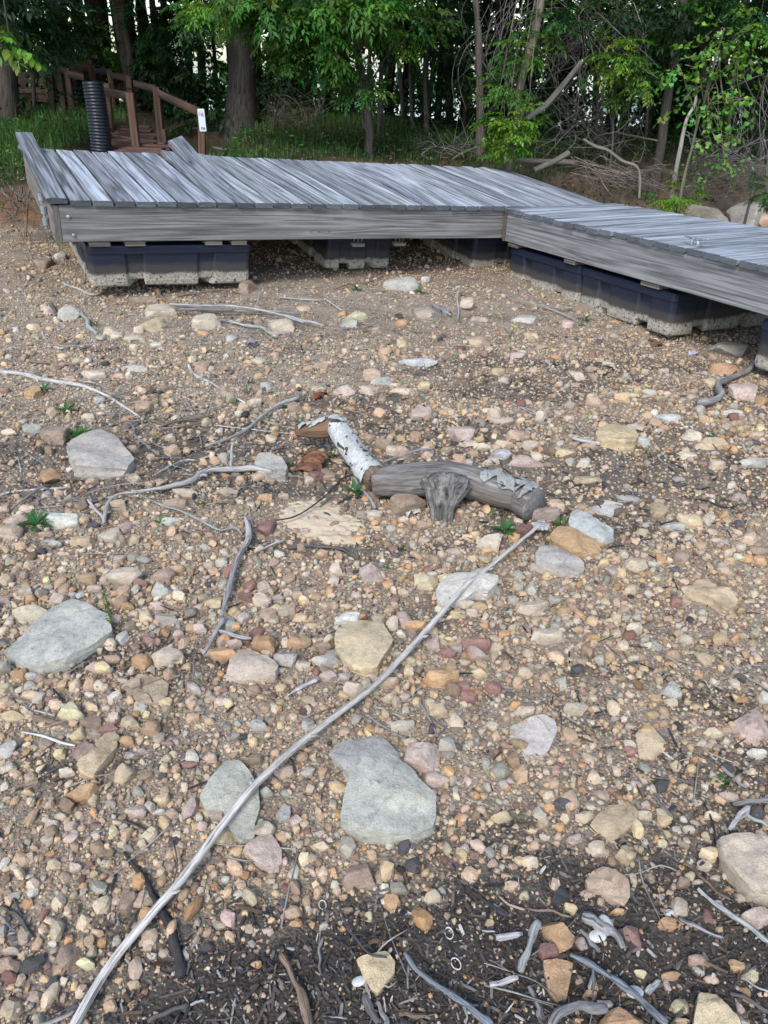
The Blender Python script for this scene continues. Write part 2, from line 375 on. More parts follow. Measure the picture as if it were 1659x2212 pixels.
def ground_col(x, y):
    sand = np.array((.30,.235,.165)); fine = np.array((.30,.243,.18)); dark = np.array((.078,.068,.058)); clay = np.array((.30,.165,.085)); soil = np.array((.06,.045,.03)); dust=np.array((.32,.27,.21))
    k = sst(ns(x*2.3, y*2.3, 3)+.5)[...,None]; c = fine*(1-k) + dust*k
    m = mulch(x, y)[...,None]; c = c*(1-m) + dark*m
    p = np.exp(-(((x-1.5)/.38)**2 + ((y-1.75)/.30)**2))[...,None]*.75; c = c*(1-p) + dust*1.05*p
    xc = np.clip(x, -7, 9); yb = 7.35 + .38*(xc+4) + .22*ns(x*1.1, 2.0); wb = .3 + 1.15*np.clip((xc+3)/6, 0, 1)
    t = sst((y-yb)/wb)[...,None]; q = (4*t*(1-t))
    cl = clay*.75 + .25*soil
    r = sst((x-0)/2)[...,None]; cl = cl*(1-r) + np.array((.13,.095,.07))*r
    d = (np.exp(-(((x-.3)/1.6)**2+((y-7.3)/.9)**2))*.6)[...,None]; c = c*(1-d)+np.array((.15,.065,.035))*d
    c = c*(1-t) + soil*t; return c*(1-q) + cl*q
gx = lines(-4.6, 5.2, .03, -400, 400); gy = lines(.2, 8.4, .03, -60, 900)
gy = np.sort(np.unique(np.r_[gy, np.arange(8.5, 14, .12)]))
XX, YY = np.meshgrid(gx, gy); ZZ = gz(XX, YY)
ZZ = np.where(YY > 16, np.maximum(ZZ, -2.2), ZZ)
fine = .006*ns(XX*23, YY*23) + .004*ns(XX*51, YY*51, 3)
ZZ = ZZ + fine*((np.abs(XX) < 6) & (YY < 9))
ny, nx = XX.shape; ii, jj = np.meshgrid(np.arange(ny-1), np.arange(nx-1), indexing='ij')
tag(mk('ground', np.stack([XX,YY,ZZ],-1), np.stack([ii*nx+jj, ii*nx+jj+1, (ii+1)*nx+jj+1, (ii+1)*nx+jj],-1).reshape(-1,4), MAT['ground'], col=ground_col(XX,YY).reshape(-1,3)), kind='structure')
wt = NT('lake_water'); wt.fin((.02,.035,.04), .12, wt.bump(wt.noise(wt.n('ShaderNodeNewGeometry').outputs['Position'], 1.5, 3), .15, .05), .5)
tag(mk('lake', [(-500,42,-1.15),(500,42,-1.15),(500,700,-1.15),(-500,700,-1.15)], np.array([[0,1,2,3]]), wt.m), kind='structure')

# ---------------------------------------------------------------- stones
PAL = {'t':(.42,.30,.195),'b':(.46,.375,.27),'g':(.37,.345,.29),'G':(.37,.36,.295),'p':(.43,.325,.26),'r':(.25,.135,.11),'o':(.45,.27,.13),
       'y':(.49,.37,.215),'w':(.47,.435,.365),'d':(.085,.08,.085),'n':(.28,.20,.14),'u':(.42,.42,.39)}
def rock_shape(seed, level, block=.5, poly=None):
    r = RS(seed); D, F = ico(level)
    K = 5; n = r.randn(K,3); n[:,2] = np.abs(n[:,2])*.9; n /= np.linalg.norm(n, axis=1)[:,None]; o = r.uniform(.58, .82, K)
    q = r.rand()*6.28
    ax = [(math.cos(q+j),math.sin(q+j),e) for j,e in zip(np.array((0,1.57,3.14,4.71))+.28*r.randn(4), .28*r.randn(4))]+[(.15*r.randn(),.15*r.randn(),1),(0,0,-1)]
    n = np.vstack([n, np.array(ax)]); o = np.r_[o, r.uniform(.60,.90,4)*(1.0-.1*block), r.uniform(.50,.75), .8]
    p = 90. if level > 2 else 50.
    h = np.maximum(D@n.T, 1e-4)/o; hm = h.max(1); rad = ((h/hm[:,None])**p).sum(1)**(-1/p)/hm
    rad = np.minimum(rad, 1.12)
    s = r.rand(3)*30
    rad = rad*(1 + .035*ns(D[:,0]*1.6+s[0], D[:,1]*1.6+s[1], D[:,2]*1.6+s[2]))
    if level > 2: rad = rad*(1 + .014*ns(D[:,0]*5+s[0], D[:,1]*5+s[1], D[:,2]*5+s[2])) 
    V = D*rad[:,None]
    V[:,:2] /= max(np.abs(V[:,0]).max(), np.abs(V[:,1]).max())
    V[:,2] /= V[:,2].max()
    if poly is not None:
        az = np.arctan2(D[:,1], D[:,0]); pa = np.arctan2(poly[:,1], poly[:,0]); i = np.argsort(pa); pa = pa[i]; pr = np.hypot(poly[:,0], poly[:,1])[i]
        pa = np.r_[pa[-1]-2*math.pi, pa, pa[0]+2*math.pi]; pr = np.r_[pr[-1], pr, pr[0]]
        # straight edges between outline corners
        j = np.clip(np.searchsorted(pa, az)-1, 0, len(pa)-2)
        a0, a1, r0, r1 = pa[j], pa[j+1], pr[j], pr[j+1]
        R = r0*r1*np.sin(a1-a0+1e-9)/(r0*np.sin(np.clip(az-a0,1e-6,None)) + r1*np.sin(np.clip(a1-az,1e-6,None)) + 1e-9)
        R = np.where((a1-a0) > 2.8, (r0+r1)/2, R); R = np.clip(R, .3*pr.min(), 1.05*pr.max())
        ch = np.hypot(D[:,0], D[:,1]); rho = np.minimum(1, (ch*1.25))**.9
        e = .012*ns(D[:,0]*7+s[0], D[:,1]*7+s[1], D[:,2]*7)
        V = np.stack([np.cos(az)*R*(rho+e*2), np.sin(az)*R*(rho+e*2), np.clip(D[:,2],-1,1)], 1)
        zt = np.minimum(V[:,2]*1.5, 1.0)
        for _ in range(6):                   # broad facets on the top
            a = r.rand()*6.28; sl_ = r.uniform(.2,.75)/max(pr); c_ = r.uniform(.85,1.25)
            pl = c_ - sl_*(V[:,0]*math.cos(a) + V[:,1]*math.sin(a)); k = 30.
            zt = np.where(V[:,2] > 0, -np.log(np.exp(-k*zt)+np.exp(-k*pl))/k, zt)
        zt = zt - .22*(np.abs(ns(V[:,0]*2.0/max(pr)+s[2], V[:,1]*2.0/max(pr), s[0]))-.3)*np.clip(zt,0,1)
        V[:,2] = zt + .05*ns(V[:,0]*9/max(pr)/2+s[0], V[:,1]*9/max(pr)/2, s[1])*(zt > 0)
    return V, F
def crease(o): o.data.set_sharp_from_angle(angle=math.radians(26))
def shade_col(c, r, a=.10):
    c = np.array(c); c = (c*.86 + c.mean()*.14)*1.20
    c = np.array(c)*(1+a*r.randn()) ; return np.clip(c*1.06*(1+.015*r.randn(3)), .02, .62)
STONES = """A 300 535 180 95 n;A 185 505 115 58 g;A 190 300 120 72 o;A 547 345 65 48 w;A 795 385 100 80 t;A 755 165 150 52 g;A 755 180 60 42 o;A 1120 160 90 66 t;A 660 208 70 34 t;A 375 228 90 34 t;A 270 765 115 98 o;A 510 798 90 58 t;A 390 725 55 38 w;A 720 612 85 45 t;A 955 622 90 74 t;A 745 775 100 56 b;A 835 655 60 40 t;A 345 1012 205 90 w;A 70 1070 150 78 b;A 460 1125 135 66 y;A 615 1092 145 86 b;A 285 1135 120 46 g;A 265 1090 95 42 t;A 225 1185 70 44 d;A 700 1050 100 78 p;A 515 1035 90 44 d;A 935 1020 125 52 g;A 975 920 140 60 n;A 1270 855 140 62 b;A 1020 855 130 56 b;A 645 925 110 62 t;A 1480 1045 108 112 r;A 1465 885 90 62 o;A 1420 770 80 68 t;A 255 872 75 58 g;A 325 868 65 50 t;A 450 930 90 76 n;A 25 940 70 76 t;A 1390 930 60 40 b;A 1570 877 75 38 t;A 890 800 60 54 t;A 825 808 55 35 t;A 150 945 90 38 b;A 85 1010 110 66 p;A 1410 355 85 44 b;A 1435 130 90 42 b;A 1520 95 60 44 t;A 1500 560 70 48 b;A 515 200 150 56 b;A 1470 265 80 48 g;A 1210 355 55 35 t;A 125 470 60 34 b;A 1215 520 50 44 b;A 1245 1185 80 48 b;A 790 1225 120 38 g
B 105 110 90 60 n;B 815 145 140 74 p;B 935 135 60 34 o;B 700 20 140 54 b;B 595 65 70 58 n;B 1030 250 155 98 p;B 1330 265 130 84 t;B 1255 313 145 48 y;B 1220 335 65 44 t;B 1415 315 130 58 b;B 1255 185 130 48 b;B 1370 410 220 74 p;B 1200 410 120 44 b;B 1260 365 150 58 u;B 1150 325 120 44 b;B 1610 360 110 54 y;B 1075 310 100 48 p;B 590 320 110 68 n;B 665 345 110 74 b;B 715 395 95 44 t;B 1025 388 90 54 t;B 225 490 100 66 r;B 290 480 85 66 n;B 350 405 80 34 t;B 715 640 210 116 n;B 1480 695 160 82 p;B 1385 790 125 84 r;B 1555 650 110 56 t;B 1190 855 145 90 b;B 1325 830 70 54 o;B 545 590 80 58 n;B 190 510 60 56 b;B 550 700 95 48 b;B 810 755 75 48 t;B 460 835 100 44 o;B 160 795 70 48 p;B 530 1035 130 116 p;B 830 1075 135 98 y;B 945 1050 110 58 b;B 870 1030 70 44 w;B 325 1065 85 62 p;B 625 1090 75 58 o;B 830 850 80 40 t;B 920 840 60 50 t;B 885 945 70 60 t;B 1065 825 60 40 t;B 985 910 90 40 b;B 655 890 50 44 r;B 1240 1190 90 50 t;B 450 1150 70 58 b;B 125 1145 60 50 t;B 60 1230 110 58 b;B 400 1215 80 44 t;B 285 1210 100 50 t
C 200 455 260 125 b;C 735 235 220 130 b;C 990 230 145 88 n;C 975 320 150 105 g;C 865 135 130 54 g;C 720 125 75 50 p;C 840 275 100 68 r;C 880 475 95 98 y;C 760 410 95 54 o;C 755 355 60 50 o;C 790 530 85 78 n;C 735 605 80 88 g;C 940 410 100 62 p;C 1010 490 150 72 g;C 560 305 95 44 b;C 160 330 100 74 b;C 185 372 75 60 o;C 275 365 50 44 o;C 355 375 120 76 b;C 20 375 110 58 p;C 285 300 70 50 b;C 55 515 70 50 b;C 90 560 55 40 t;C 145 550 55 62 y;C 385 320 65 54 t;C 620 400 60 50 y;C 905 618 85 64 r;C 950 565 45 62 b;C 1075 578 85 58 p;C 1205 545 90 78 p;C 1290 400 100 78 y;C 1400 445 75 68 y;C 1385 525 90 82 g;C 1550 575 90 68 r;C 1590 640 170 128 o;C 1360 710 190 88 o;C 1280 690 130 58 b;C 1330 620 80 74 b;C 1410 640 90 64 p;C 860 750 120 122 o;C 1010 715 200 138 b;C 1085 735 80 72 y;C 670 735 95 68 t;C 575 780 110 88 p;C 650 800 70 50 b;C 175 835 110 48 g;C 240 855 105 58 n;C 335 865 60 50 t;C 20 910 80 88 y;C 180 955 120 50 y;C 235 965 85 68 b;C 320 980 95 34 r;C 435 1060 170 118 y;C 70 1075 140 78 y;C 170 1070 75 58 y;C 685 1085 95 74 p;C 785 1120 140 88 y;C 555 1120 165 62 n;C 645 1160 140 58 r;C 765 1225 105 68 o;C 470 1190 90 125 y;C 510 1290 180 165 n;C 45 1270 110 118 w;C 40 1380 110 98 b;C 960 1215 90 78 b;C 1010 1245 90 58 n;C 1165 990 90 98 t;C 1155 890 80 64 r;C 1205 920 70 44 p;C 1345 920 75 54 r;C 1265 955 70 58 b;C 1325 985 85 74 p;C 775 1310 90 58 w;C 860 1290 80 48 p;C 190 1450 90 78 t;C 105 1425 60 58 t;C 395 1420 105 74 b;C 745 1440 140 138 y;C 680 1430 70 145 n;C 1530 1340 110 58 n;C 600 885 75 68 b;C 1270 1335 100 50 t;C 1135 1370 120 40 r;C 990 1350 70 78 y;C 1590 300 90 74 b;C 1490 360 110 58 r;C 1570 380 120 88 b;C 1620 455 100 98 t;C 430 345 60 50 g;C 485 345 60 50 g
D 600 490 160 86 w 1;D 100 295 85 72 p;D 115 455 105 98 y;D 245 465 170 116 y;D 60 385 130 88 b;D 380 535 100 44 y;D 480 415 100 50 t;D 590 418 95 50 b;D 640 355 75 62 b;D 930 490 105 122 p;D 860 515 80 78 b;D 1000 530 130 58 o;D 980 590 90 68 n;D 40 575 90 68 r;D 260 630 95 88 o;D 210 730 140 128 g;D 450 665 115 68 n;D 455 745 170 82 g;D 325 770 90 88 b;D 475 835 130 82 p;D 570 840 95 64 g;D 630 915 150 98 b;D 830 875 125 72 t;D 735 845 110 54 p;D 970 740 80 50 y;D 1105 645 90 98 p;D 1100 555 80 58 y;D 1145 850 210 146 o 1;D 1280 900 110 92 r;D 1320 960 110 68 r;D 1465 900 120 88 r;D 1385 820 95 64 y;D 1365 710 160 122 p 1;D 1200 700 130 62 r;D 1360 640 190 88 r;D 1480 675 95 74 y;D 1130 1045 125 98 y;D 1225 1060 60 68 t;D 930 965 75 54 b;D 850 965 85 58 b;D 910 1140 170 108 b;D 1030 1310 230 215 p 1;D 1110 1460 170 125 p;D 720 1160 75 74 o;D 355 1120 100 88 g;D 50 1130 110 88 g;D 320 1050 75 40 d;D 1465 1135 100 74 b;D 1500 400 95 58 y;D 1630 430 80 78 y;D 1255 460 110 54 y;D 1340 445 80 58 p;D 1300 405 100 58 b;D 840 275 80 78 o;D 285 340 65 58 y;D 225 320 60 44 b;D 1580 545 80 50 y
E 860 165 170 100 b;E 720 200 100 78 p;E 1395 198 95 50 t;E 1265 270 130 54 t;E 1015 125 70 58 o;E 1140 110 105 84 n;E 1415 95 85 58 b;E 1480 115 75 58 b;E 225 425 200 96 b;E 345 595 240 96 b;E 50 395 90 58 o;E 855 545 120 68 b;E 745 480 75 68 t;E 870 485 75 50 w;E 1050 495 60 54 t;E 1080 925 125 125 g;E 505 1025 145 88 b;E 920 1165 120 96 o;E 1565 1135 220 205 p;E 190 1050 110 68 b;E 20 1130 60 68 y;E 1240 820 60 68 o;E 1280 745 110 82 y;E 1060 765 70 44 o;E 850 725 70 44 b;E 940 650 60 44 b;E 980 655 80 74 g;E 700 1300 70 58 n;E 830 1255 80 74 b;E 755 1140 60 50 o;E 825 1140 60 58 t;E 1200 1065 55 44 o;E 1410 1225 60 58 b;E 1260 1235 70 68 b;E 620 1035 70 58 b;E 100 1470 60 50 p;E 1590 1300 100 68 w 1;E 115 545 90 58 y;E 1605 135 80 68 o;E 1610 80 150 70 n
F 490 115 200 140 o 1;F 980 155 110 88 y;F 1145 210 100 116 p;F 1040 240 95 68 t;F 840 225 120 82 p;F 960 225 70 50 w;F 1340 375 110 105 y;F 1310 245 100 68 p;F 1215 310 70 58 p;F 1605 105 110 78 g;F 1600 330 170 116 b;F 320 310 120 78 b;F 420 320 90 78 p;F 285 395 80 64 b;F 425 390 80 84 p;F 680 345 75 78 y;F 710 295 75 40 y;F 745 345 60 50 p;F 855 415 65 50 b;F 870 455 55 40 y;F 170 515 90 74 b;F 90 560 85 50 b;F 20 540 60 96 w;F 770 765 120 145 n;F 410 1090 160 175 n;F 520 1145 140 78 y;F 50 1145 130 108 t;F 540 1000 75 88 y;F 590 955 80 50 t;F 260 940 65 64 t;F 140 1000 70 58 p;F 65 1065 90 50 b;F 325 1255 110 78 d;F 1295 605 60 58 b;F 1360 640 60 50 w;F 565 600 65 50 y;F 620 620 50 54 o;F 650 540 55 58 y;F 810 1275 85 58 y;F 995 1080 70 74 p;F 920 1100 70 50 b;F 1550 1150 70 58 o;F 1310 910 65 68 g;F 455 560 90 58 p;F 1495 1415 60 68 y
G 665 605 205 185 n;G 845 770 95 122 o;G 1160 610 45 58 n;G 1155 700 60 54 g;G 1565 680 100 84 t;G 1590 555 65 58 t;G 890 625 60 50 t;G 810 615 60 44 t;G 715 855 60 68 y;G 590 820 70 54 n;G 275 280 80 98 p;G 330 255 55 68 o;G 200 240 90 116 g;G 320 480 60 50 o;G 400 440 60 50 y;G 425 360 70 50 p;G 550 345 60 64 t;G 500 185 60 74 b;G 345 350 50 58 r;G 1400 215 65 68 t;G 1365 125 60 58 o;G 1515 255 140 58 y;G 1295 445 60 68 p;G 1450 895 60 50 y;G 195 1275 50 88 y;G 45 1150 60 58 o;G 1230 885 45 40 y;G 935 1020 45 45 y;G 1240 90 50 50 w
H 805 185 60 58 o;H 300 285 100 102 t;H 490 390 115 58 p;H 635 455 125 102 b;H 805 480 120 125 y;H 880 455 60 54 y;H 915 240 105 64 b;H 920 185 70 68 p;H 1010 235 60 78 b;H 1050 355 50 50 y;H 1025 410 70 54 y;H 970 90 65 58 b;H 1055 80 65 74 o;H 865 65 60 50 p;H 1145 80 95 58 y;H 1180 330 70 58 b;H 1335 255 115 68 b;H 1590 860 200 165 p;H 1490 745 75 74 b;H 1380 395 65 26 r;H 1280 550 90 78 b;H 1190 620 65 64 y;H 1150 650 90 78 n;H 1240 650 80 44 b;H 1345 625 65 54 b;H 1420 695 55 50 o;H 850 640 55 78 b;H 1020 755 65 68 p;H 1130 805 110 108 b;H 470 815 100 78 y;H 755 830 95 58 o;H 570 725 85 78 t;H 650 770 75 58 t;H 400 970 200 210 o;H 320 1065 130 128 r;H 835 980 165 156 r 1;H 540 1030 80 108 p;H 1065 900 135 102 o;H 1240 1130 170 96 n 1;H 1240 1190 95 68 w;H 1475 1165 120 78 o;H 1080 1210 120 68 o;H 900 1215 95 74 y;H 1310 1240 90 58 t;H 1560 1220 120 88 y;H 1520 1320 70 92 o;H 1050 1275 50 74 p;H 1130 1405 110 108 y;H 760 1500 320 90 o;H 580 1330 85 74 o;H 520 1255 65 74 n;H 605 1270 70 95 o;H 680 1390 100 58 b;H 1500 1430 70 108 p;H 510 1490 90 50 o;H 1140 1490 100 50 y;H 410 180 130 88 d;H 90 680 95 84 y;H 120 560 65 58 p;H 220 395 55 50 t;H 310 385 70 50 b
K 1145 465 180 92 b;K 880 410 200 72 b;K 835 485 130 72 y;K 380 415 125 86 w;K 770 340 180 38 n;K 240 135 90 50 n;K 335 100 70 68 g;K 740 550 115 42 b;K 650 545 90 38 b;K 610 515 90 48 b;K 865 595 75 34 w;K 1130 530 90 34 o;K 1280 555 80 44 g;K 1345 580 80 42 y;K 1395 602 65 34 d;K 1555 480 150 100 b;K 1430 465 65 48 n;K 190 490 90 34 y;K 1370 270 100 78 n;K 90 505 35 30 w;K 270 400 60 44 p;K 885 460 70 44 b;K 765 505 60 44 b
L 700 45 220 76 g;L 1060 160 95 125 b;L 835 210 150 86 b;L 455 225 120 48 y;L 415 265 100 54 g;L 155 185 80 28 t;L 705 263 90 48 o;L 370 215 55 30 o;L 1120 245 110 32 b;L 1390 240 150 52 g;L 1410 333 90 48 y;L 1615 270 80 44 p;L 1125 375 130 60 t;L 1325 445 100 50 p;L 700 375 70 48 y;L 795 477 190 50 u;L 590 585 120 42 g;L 545 550 105 72 t;L 705 630 150 72 t;L 820 610 75 54 y;L 520 635 95 54 b;L 380 635 110 58 p;L 250 500 105 40 t;L 290 490 60 34 t;L 590 410 40 40 o;L 1230 533 90 42 y;L 1265 577 65 40 b;L 1555 455 60 34 o;L 1640 545 50 48 b;L 30 270 120 80 w;L 835 20 60 60 g;L 1480 395 70 30 t;L 240 625 90 40 b
M 635 690 180 80 b;M 700 780 110 80 u;M 125 870 160 72 y;M 150 935 100 44 g;M 555 875 80 54 y;M 175 815 85 54 t;M 300 820 160 44 t;M 1040 900 160 72 b;M 1240 810 290 90 y;M 1070 745 150 96 b;M 1380 845 100 58 o;M 1545 955 230 80 g;M 1155 955 80 48 r;M 820 710 90 48 b;M 1060 685 80 34 b;M 905 605 200 62 u;M 1400 575 170 52 w;M 1455 415 250 130 p;M 1610 475 110 116 o;M 1225 340 110 74 y;M 1310 230 200 105 o 1;M 1370 80 330 110 g;M 1080 450 100 48 b;M 200 285 130 78 b;M 330 300 80 68 n;M 328 240 80 44 t;M 400 265 80 48 t;M 450 200 130 48 b;M 535 320 90 48 y;M 640 437 100 40 y;M 195 360 90 34 b;M 50 150 80 44 y;M 650 240 90 34 t;M 860 250 100 30 b;M 75 345 70 40 p;M 835 215 50 34 o;M 970 1075 120 44 g;M 300 1080 200 54 y;M 600 1225 190 58 g;M 835 1315 130 106 y;M 830 1250 100 58 t;M 1075 1395 180 106 y;M 940 1440 200 76 g;M 1215 1365 90 78 b;M 1330 1360 120 86 o;M 1445 1215 110 82 p;M 1510 1525 170 96 t;M 1560 1620 130 86 n;M 1000 1660 130 96 n;M 845 1680 90 58 o;M 1350 1640 100 88 b;M 1430 1670 90 58 y;M 590 1560 80 48 r;M 1245 1485 100 58 t;M 1260 1545 90 58 p;M 1140 1640 80 48 b;M 70 1280 110 56 o;M 300 1330 80 44 t;M 65 580 70 48 p;M 150 615 80 48 p;M 1465 635 60 48 t;M 1575 740 100 58 t;M 1170 1290 90 48 n;M 1105 1285 50 48 r""".replace('\n', ';').split(';')
# outlined boulders: crop, colour, stain, height ratio, label, short name, outline
BOULD = [
('C','G',0,.30,'largest flat grey-green boulder, at the left edge of the beach','the big left boulder',[(20,715),(180,570),(380,395),(440,372),(520,415),(600,465),(670,500),(680,590),(560,680),(400,770),(250,805),(180,790),(110,750)]),
('U','G',0,.42,'large smooth grey-green boulder sunk in the dark litter, low centre of the beach','the green boulder',[(735,1780),(745,1720),(760,1680),(790,1650),(850,1640),(890,1672),(915,1700),(942,1725),(938,1790),(900,1810),(840,1818),(770,1808)]),
('U','G',0,.22,'low greenish slab rising out of the gravel just behind the large green boulder','the low green slab',[(712,1632),(730,1610),(800,1595),(825,1598),(850,1620),(872,1650),(880,1690),(800,1700),(760,1690),(730,1655)]),
('F','G',0,.30,'olive grey boulder lying under the long bare pole','the olive boulder',[(1205,160),(1260,60),(1310,0),(1350,-60),(1450,-70),(1510,0),(1560,100),(1570,230),(1530,340),(1540,400),(1440,405),(1380,330),(1350,230),(1250,240)]),
('C','b',0,.42,'smooth pale buff wedge-shaped stone with a long straight upper edge','the pale wedge stone',[(1370,840),(1395,745),(1435,688),(1500,700),(1640,760),(1685,800),(1665,850),(1560,865),(1440,868)]),
('C','t',0,.15,'flat round-backed tan slab set level in the gravel below the big left boulder','the flat tan slab',[(750,880),(840,845),(960,850),(1020,890),(1010,960),(970,1000),(860,1005),(770,965)]),
('C','y',0,.45,'curved saddle-shaped yellowish stone leaning on a round brown stone','the saddle stone',[(470,1400),(490,1350),(560,1290),(630,1190),(670,1172),(710,1200),(712,1280),(680,1330),(620,1400),(570,1465),(500,1450)]),
('D','y',1,.32,'big eight-sided tan block with rust stains beside the long bare pole','the rust-stained block',[(510,600),(560,540),(650,500),(720,520),(790,510),(830,580),(865,640),(830,710),(790,760),(770,810),(700,820),(620,800),(550,740),(515,680)]),
('E','w',0,.13,'pale flat shield-shaped slab with a pointed lower end, right of centre','the shield slab',[(100,1150),(220,1090),(300,1072),(370,1110),(388,1170),(340,1280),(240,1385),(190,1330),(150,1240)]),
('E','y',0,.45,'tan angular stone with a peaked top, right of the pale shield-shaped slab','the peaked stone',[(855,1200),(930,1130),(985,1190),(1040,1240),(1035,1290),(960,1340),(880,1325)]),
('E','y',1,.35,'long tapering yellow-pink stone near the right edge of the beach','the tapering stone',[(1130,310),(1220,298),(1330,320),(1420,345),(1470,390),(1460,430),(1400,452),(1320,400),(1240,370),(1150,345)]),
('F','p',0,.40,'pinkish pale block with a split upper face under the olive boulder','the split pink block',[(1465,480),(1490,430),(1560,380),(1640,375),(1700,470),(1705,540),(1650,600),(1560,560)]),
('G','y',0,.40,'mustard yellow wedge-shaped stone pointing at the bottom edge in dark litter','the mustard wedge',[(640,1120),(700,1100),(830,1080),(875,1140),(870,1210),(800,1300),(770,1335),(730,1310),(680,1220)]),
('H','y',0,.25,'buff hexagonal flat stone with a small orange pebble on its rim','the buff hexagon',[(575,325),(620,260),(690,200),(760,195),(840,205),(878,245),(860,310),(780,370),(730,412),(690,400),(650,370)]),
('H','t',1,.45,'rounded tan stone with an orange streak down its middle','the orange-streaked stone',[(555,650),(600,590),(660,568),(760,610),(815,650),(825,740),(790,800),(720,780),(640,730),(570,700)]),
('H','b',0,.45,'big pale boulder cut by the right edge of the photo','the big right boulder',[(1340,420),(1440,405),(1540,400),(1700,430),(1850,500),(1850,760),(1700,790),(1560,750),(1450,640),(1370,540)]),
('H','o',0,.40,'orange-tan stone tapering towards the bottom like a tooth','the tooth-shaped stone',[(300,1135),(380,1120),(480,1150),(470,1220),(440,1370),(380,1385),(340,1330),(310,1220)]),
('H','y',0,.45,'big yellow stone cut off by the lower right edge of the photo','the cut-off yellow stone',[(1215,1440),(1230,1340),(1330,1350),(1460,1470),(1500,1540),(1200,1560)]),
('A','g',0,.45,'large domed pale grey boulder by the leafy weeds, upper left of the beach','the domed grey boulder',[(375,650),(400,600),(470,555),(560,535),(650,590),(700,640),(745,680),(700,745),(560,755),(430,750),(390,700)]),
('A','g',0,.40,'blue-grey boulder with a brown spot at the tip of the twisted root','the spotted grey boulder',[(1405,720),(1430,645),(1500,650),(1560,685),(1595,750),(1580,785),(1480,780),(1420,750)]),
('M','y',0,.45,'large layered yellow block on the right, with a white stone at its corner','the layered yellow block',[(345,740),(400,680),(490,668),(560,700),(640,740),(665,790),(640,840),(560,845),(440,815),(350,790)]),
('M','u',0,.40,'long bluish-white stone beside the chipped tip of the bare pole','the bluish-white stone',[(135,1420),(160,1350),(200,1325),(300,1390),(380,1440),(480,1480),(480,1530),(400,1560),(260,1520),(150,1460)]),
('M','o',1,.40,'orange-brown layered slab tucked below the long bluish-white stone','the orange slab',[(0,1520),(60,1460),(150,1475),(260,1530),(380,1570),(375,1640),(290,1665),(150,1640),(20,1570)]),
('M','w',0,.10,'thin white flat slab broken to a sharp point at its right end','the thin white slab',[(250,1300),(400,1275),(430,1240),(560,1280),(490,1300),(480,1370),(380,1340)]),
('D','w',0,.35,'long cream rock lying behind the upper half of the bare pole','the long cream rock',[(1120,340),(1150,280),(1230,240),(1340,240),(1490,270),(1495,300),(1430,360),(1360,350),(1300,385),(1180,418),(1130,400)]),
('E','g',0,.42,'knobbly grey stone at the right below the orange-brown slab','the knobbly grey stone',[(250,130),(280,80),(380,75),(470,110),(545,160),(550,200),(510,230),(400,215),(300,200),(255,180)]),
]
TAKEN = []                                   # x, y, radius of what lies on the ground
CUT = {}
LAND = []                                    # (short name, picture x, y)
ITEMS = []                                   # things whose label is worded from what they lie beside
for k, (cr, cc, stn, hr, lab, short, poly) in enumerate(BOULD):
    px = [cv(cr, *q) for q in poly]; cxp = sum(q[0] for q in px)/len(px); cyp = sum(q[1] for q in px)/len(px)
    g0, w_ = G(cxp, cyp)
    wid = (max(q[0] for q in px)-min(q[0] for q in px))*w_/FPX
    Hs = wid*hr*.62
    pts = np.array([G(q[0], q[1], Hs*.35)[0] for q in px]); c = pts[:,:2].mean(0)
    V, F = rock_shape(100+k, 4, poly=pts[:,:2]-c)
    V[:,2] = np.where(V[:,2] > 0, V[:,2]*Hs, V[:,2]*Hs*.5)
    r = RS(k); col = np.r_[shade_col(PAL[cc], r, .04), .15 if stn else .9]
    o = mk('boulder' if wid > .17 else 'stone', V, F, MAT['stone'], col=col, p0=V*[1,1,1.6]+k*3.3)
    crease(o); o.location = (c[0], c[1], float(gz(*c))+Hs*.10)
    tag(o, lab, 'rock' if wid > .17 else 'stone', 'stones lying on the gravel beach')
    TAKEN.append((c[0], c[1], wid*.42)); LAND.append((short, cxp, cyp))
specs = []
def near(cxp, cyp, w_):
    for q in specs:
        if abs(q[0]-cxp) < .33*(q[2]+w_)/2 and abs(q[1]-cyp) < .5*(q[3]+w_)/2*.8: return True
    for nm, a, b in LAND:
        if nm.startswith('the') and math.hypot(a-cxp, b-cyp) < 12: return True
    return False
for s in STONES:
    f = s.split()
    if len(f) < 6: continue
    cr, x, y, ww, hh = f[0], *map(float, f[1:5])
    cxp, cyp = cv(cr, x, y); k = CROP[cr][2]/1.8517
    if near(cxp, cyp, ww*k): continue
    specs.append((cxp, cyp, ww*k, hh*k, f[5], len(f) > 6))
specs.sort(key=lambda q: -q[2]*q[3])
CNAME = {'t':'tan','b':'buff','g':'grey','G':'greenish','p':'pinkish','r':'maroon','o':'orange-tan','y':'yellowish','w':'whitish','d':'dark','n':'brown','u':'bluish-white'}
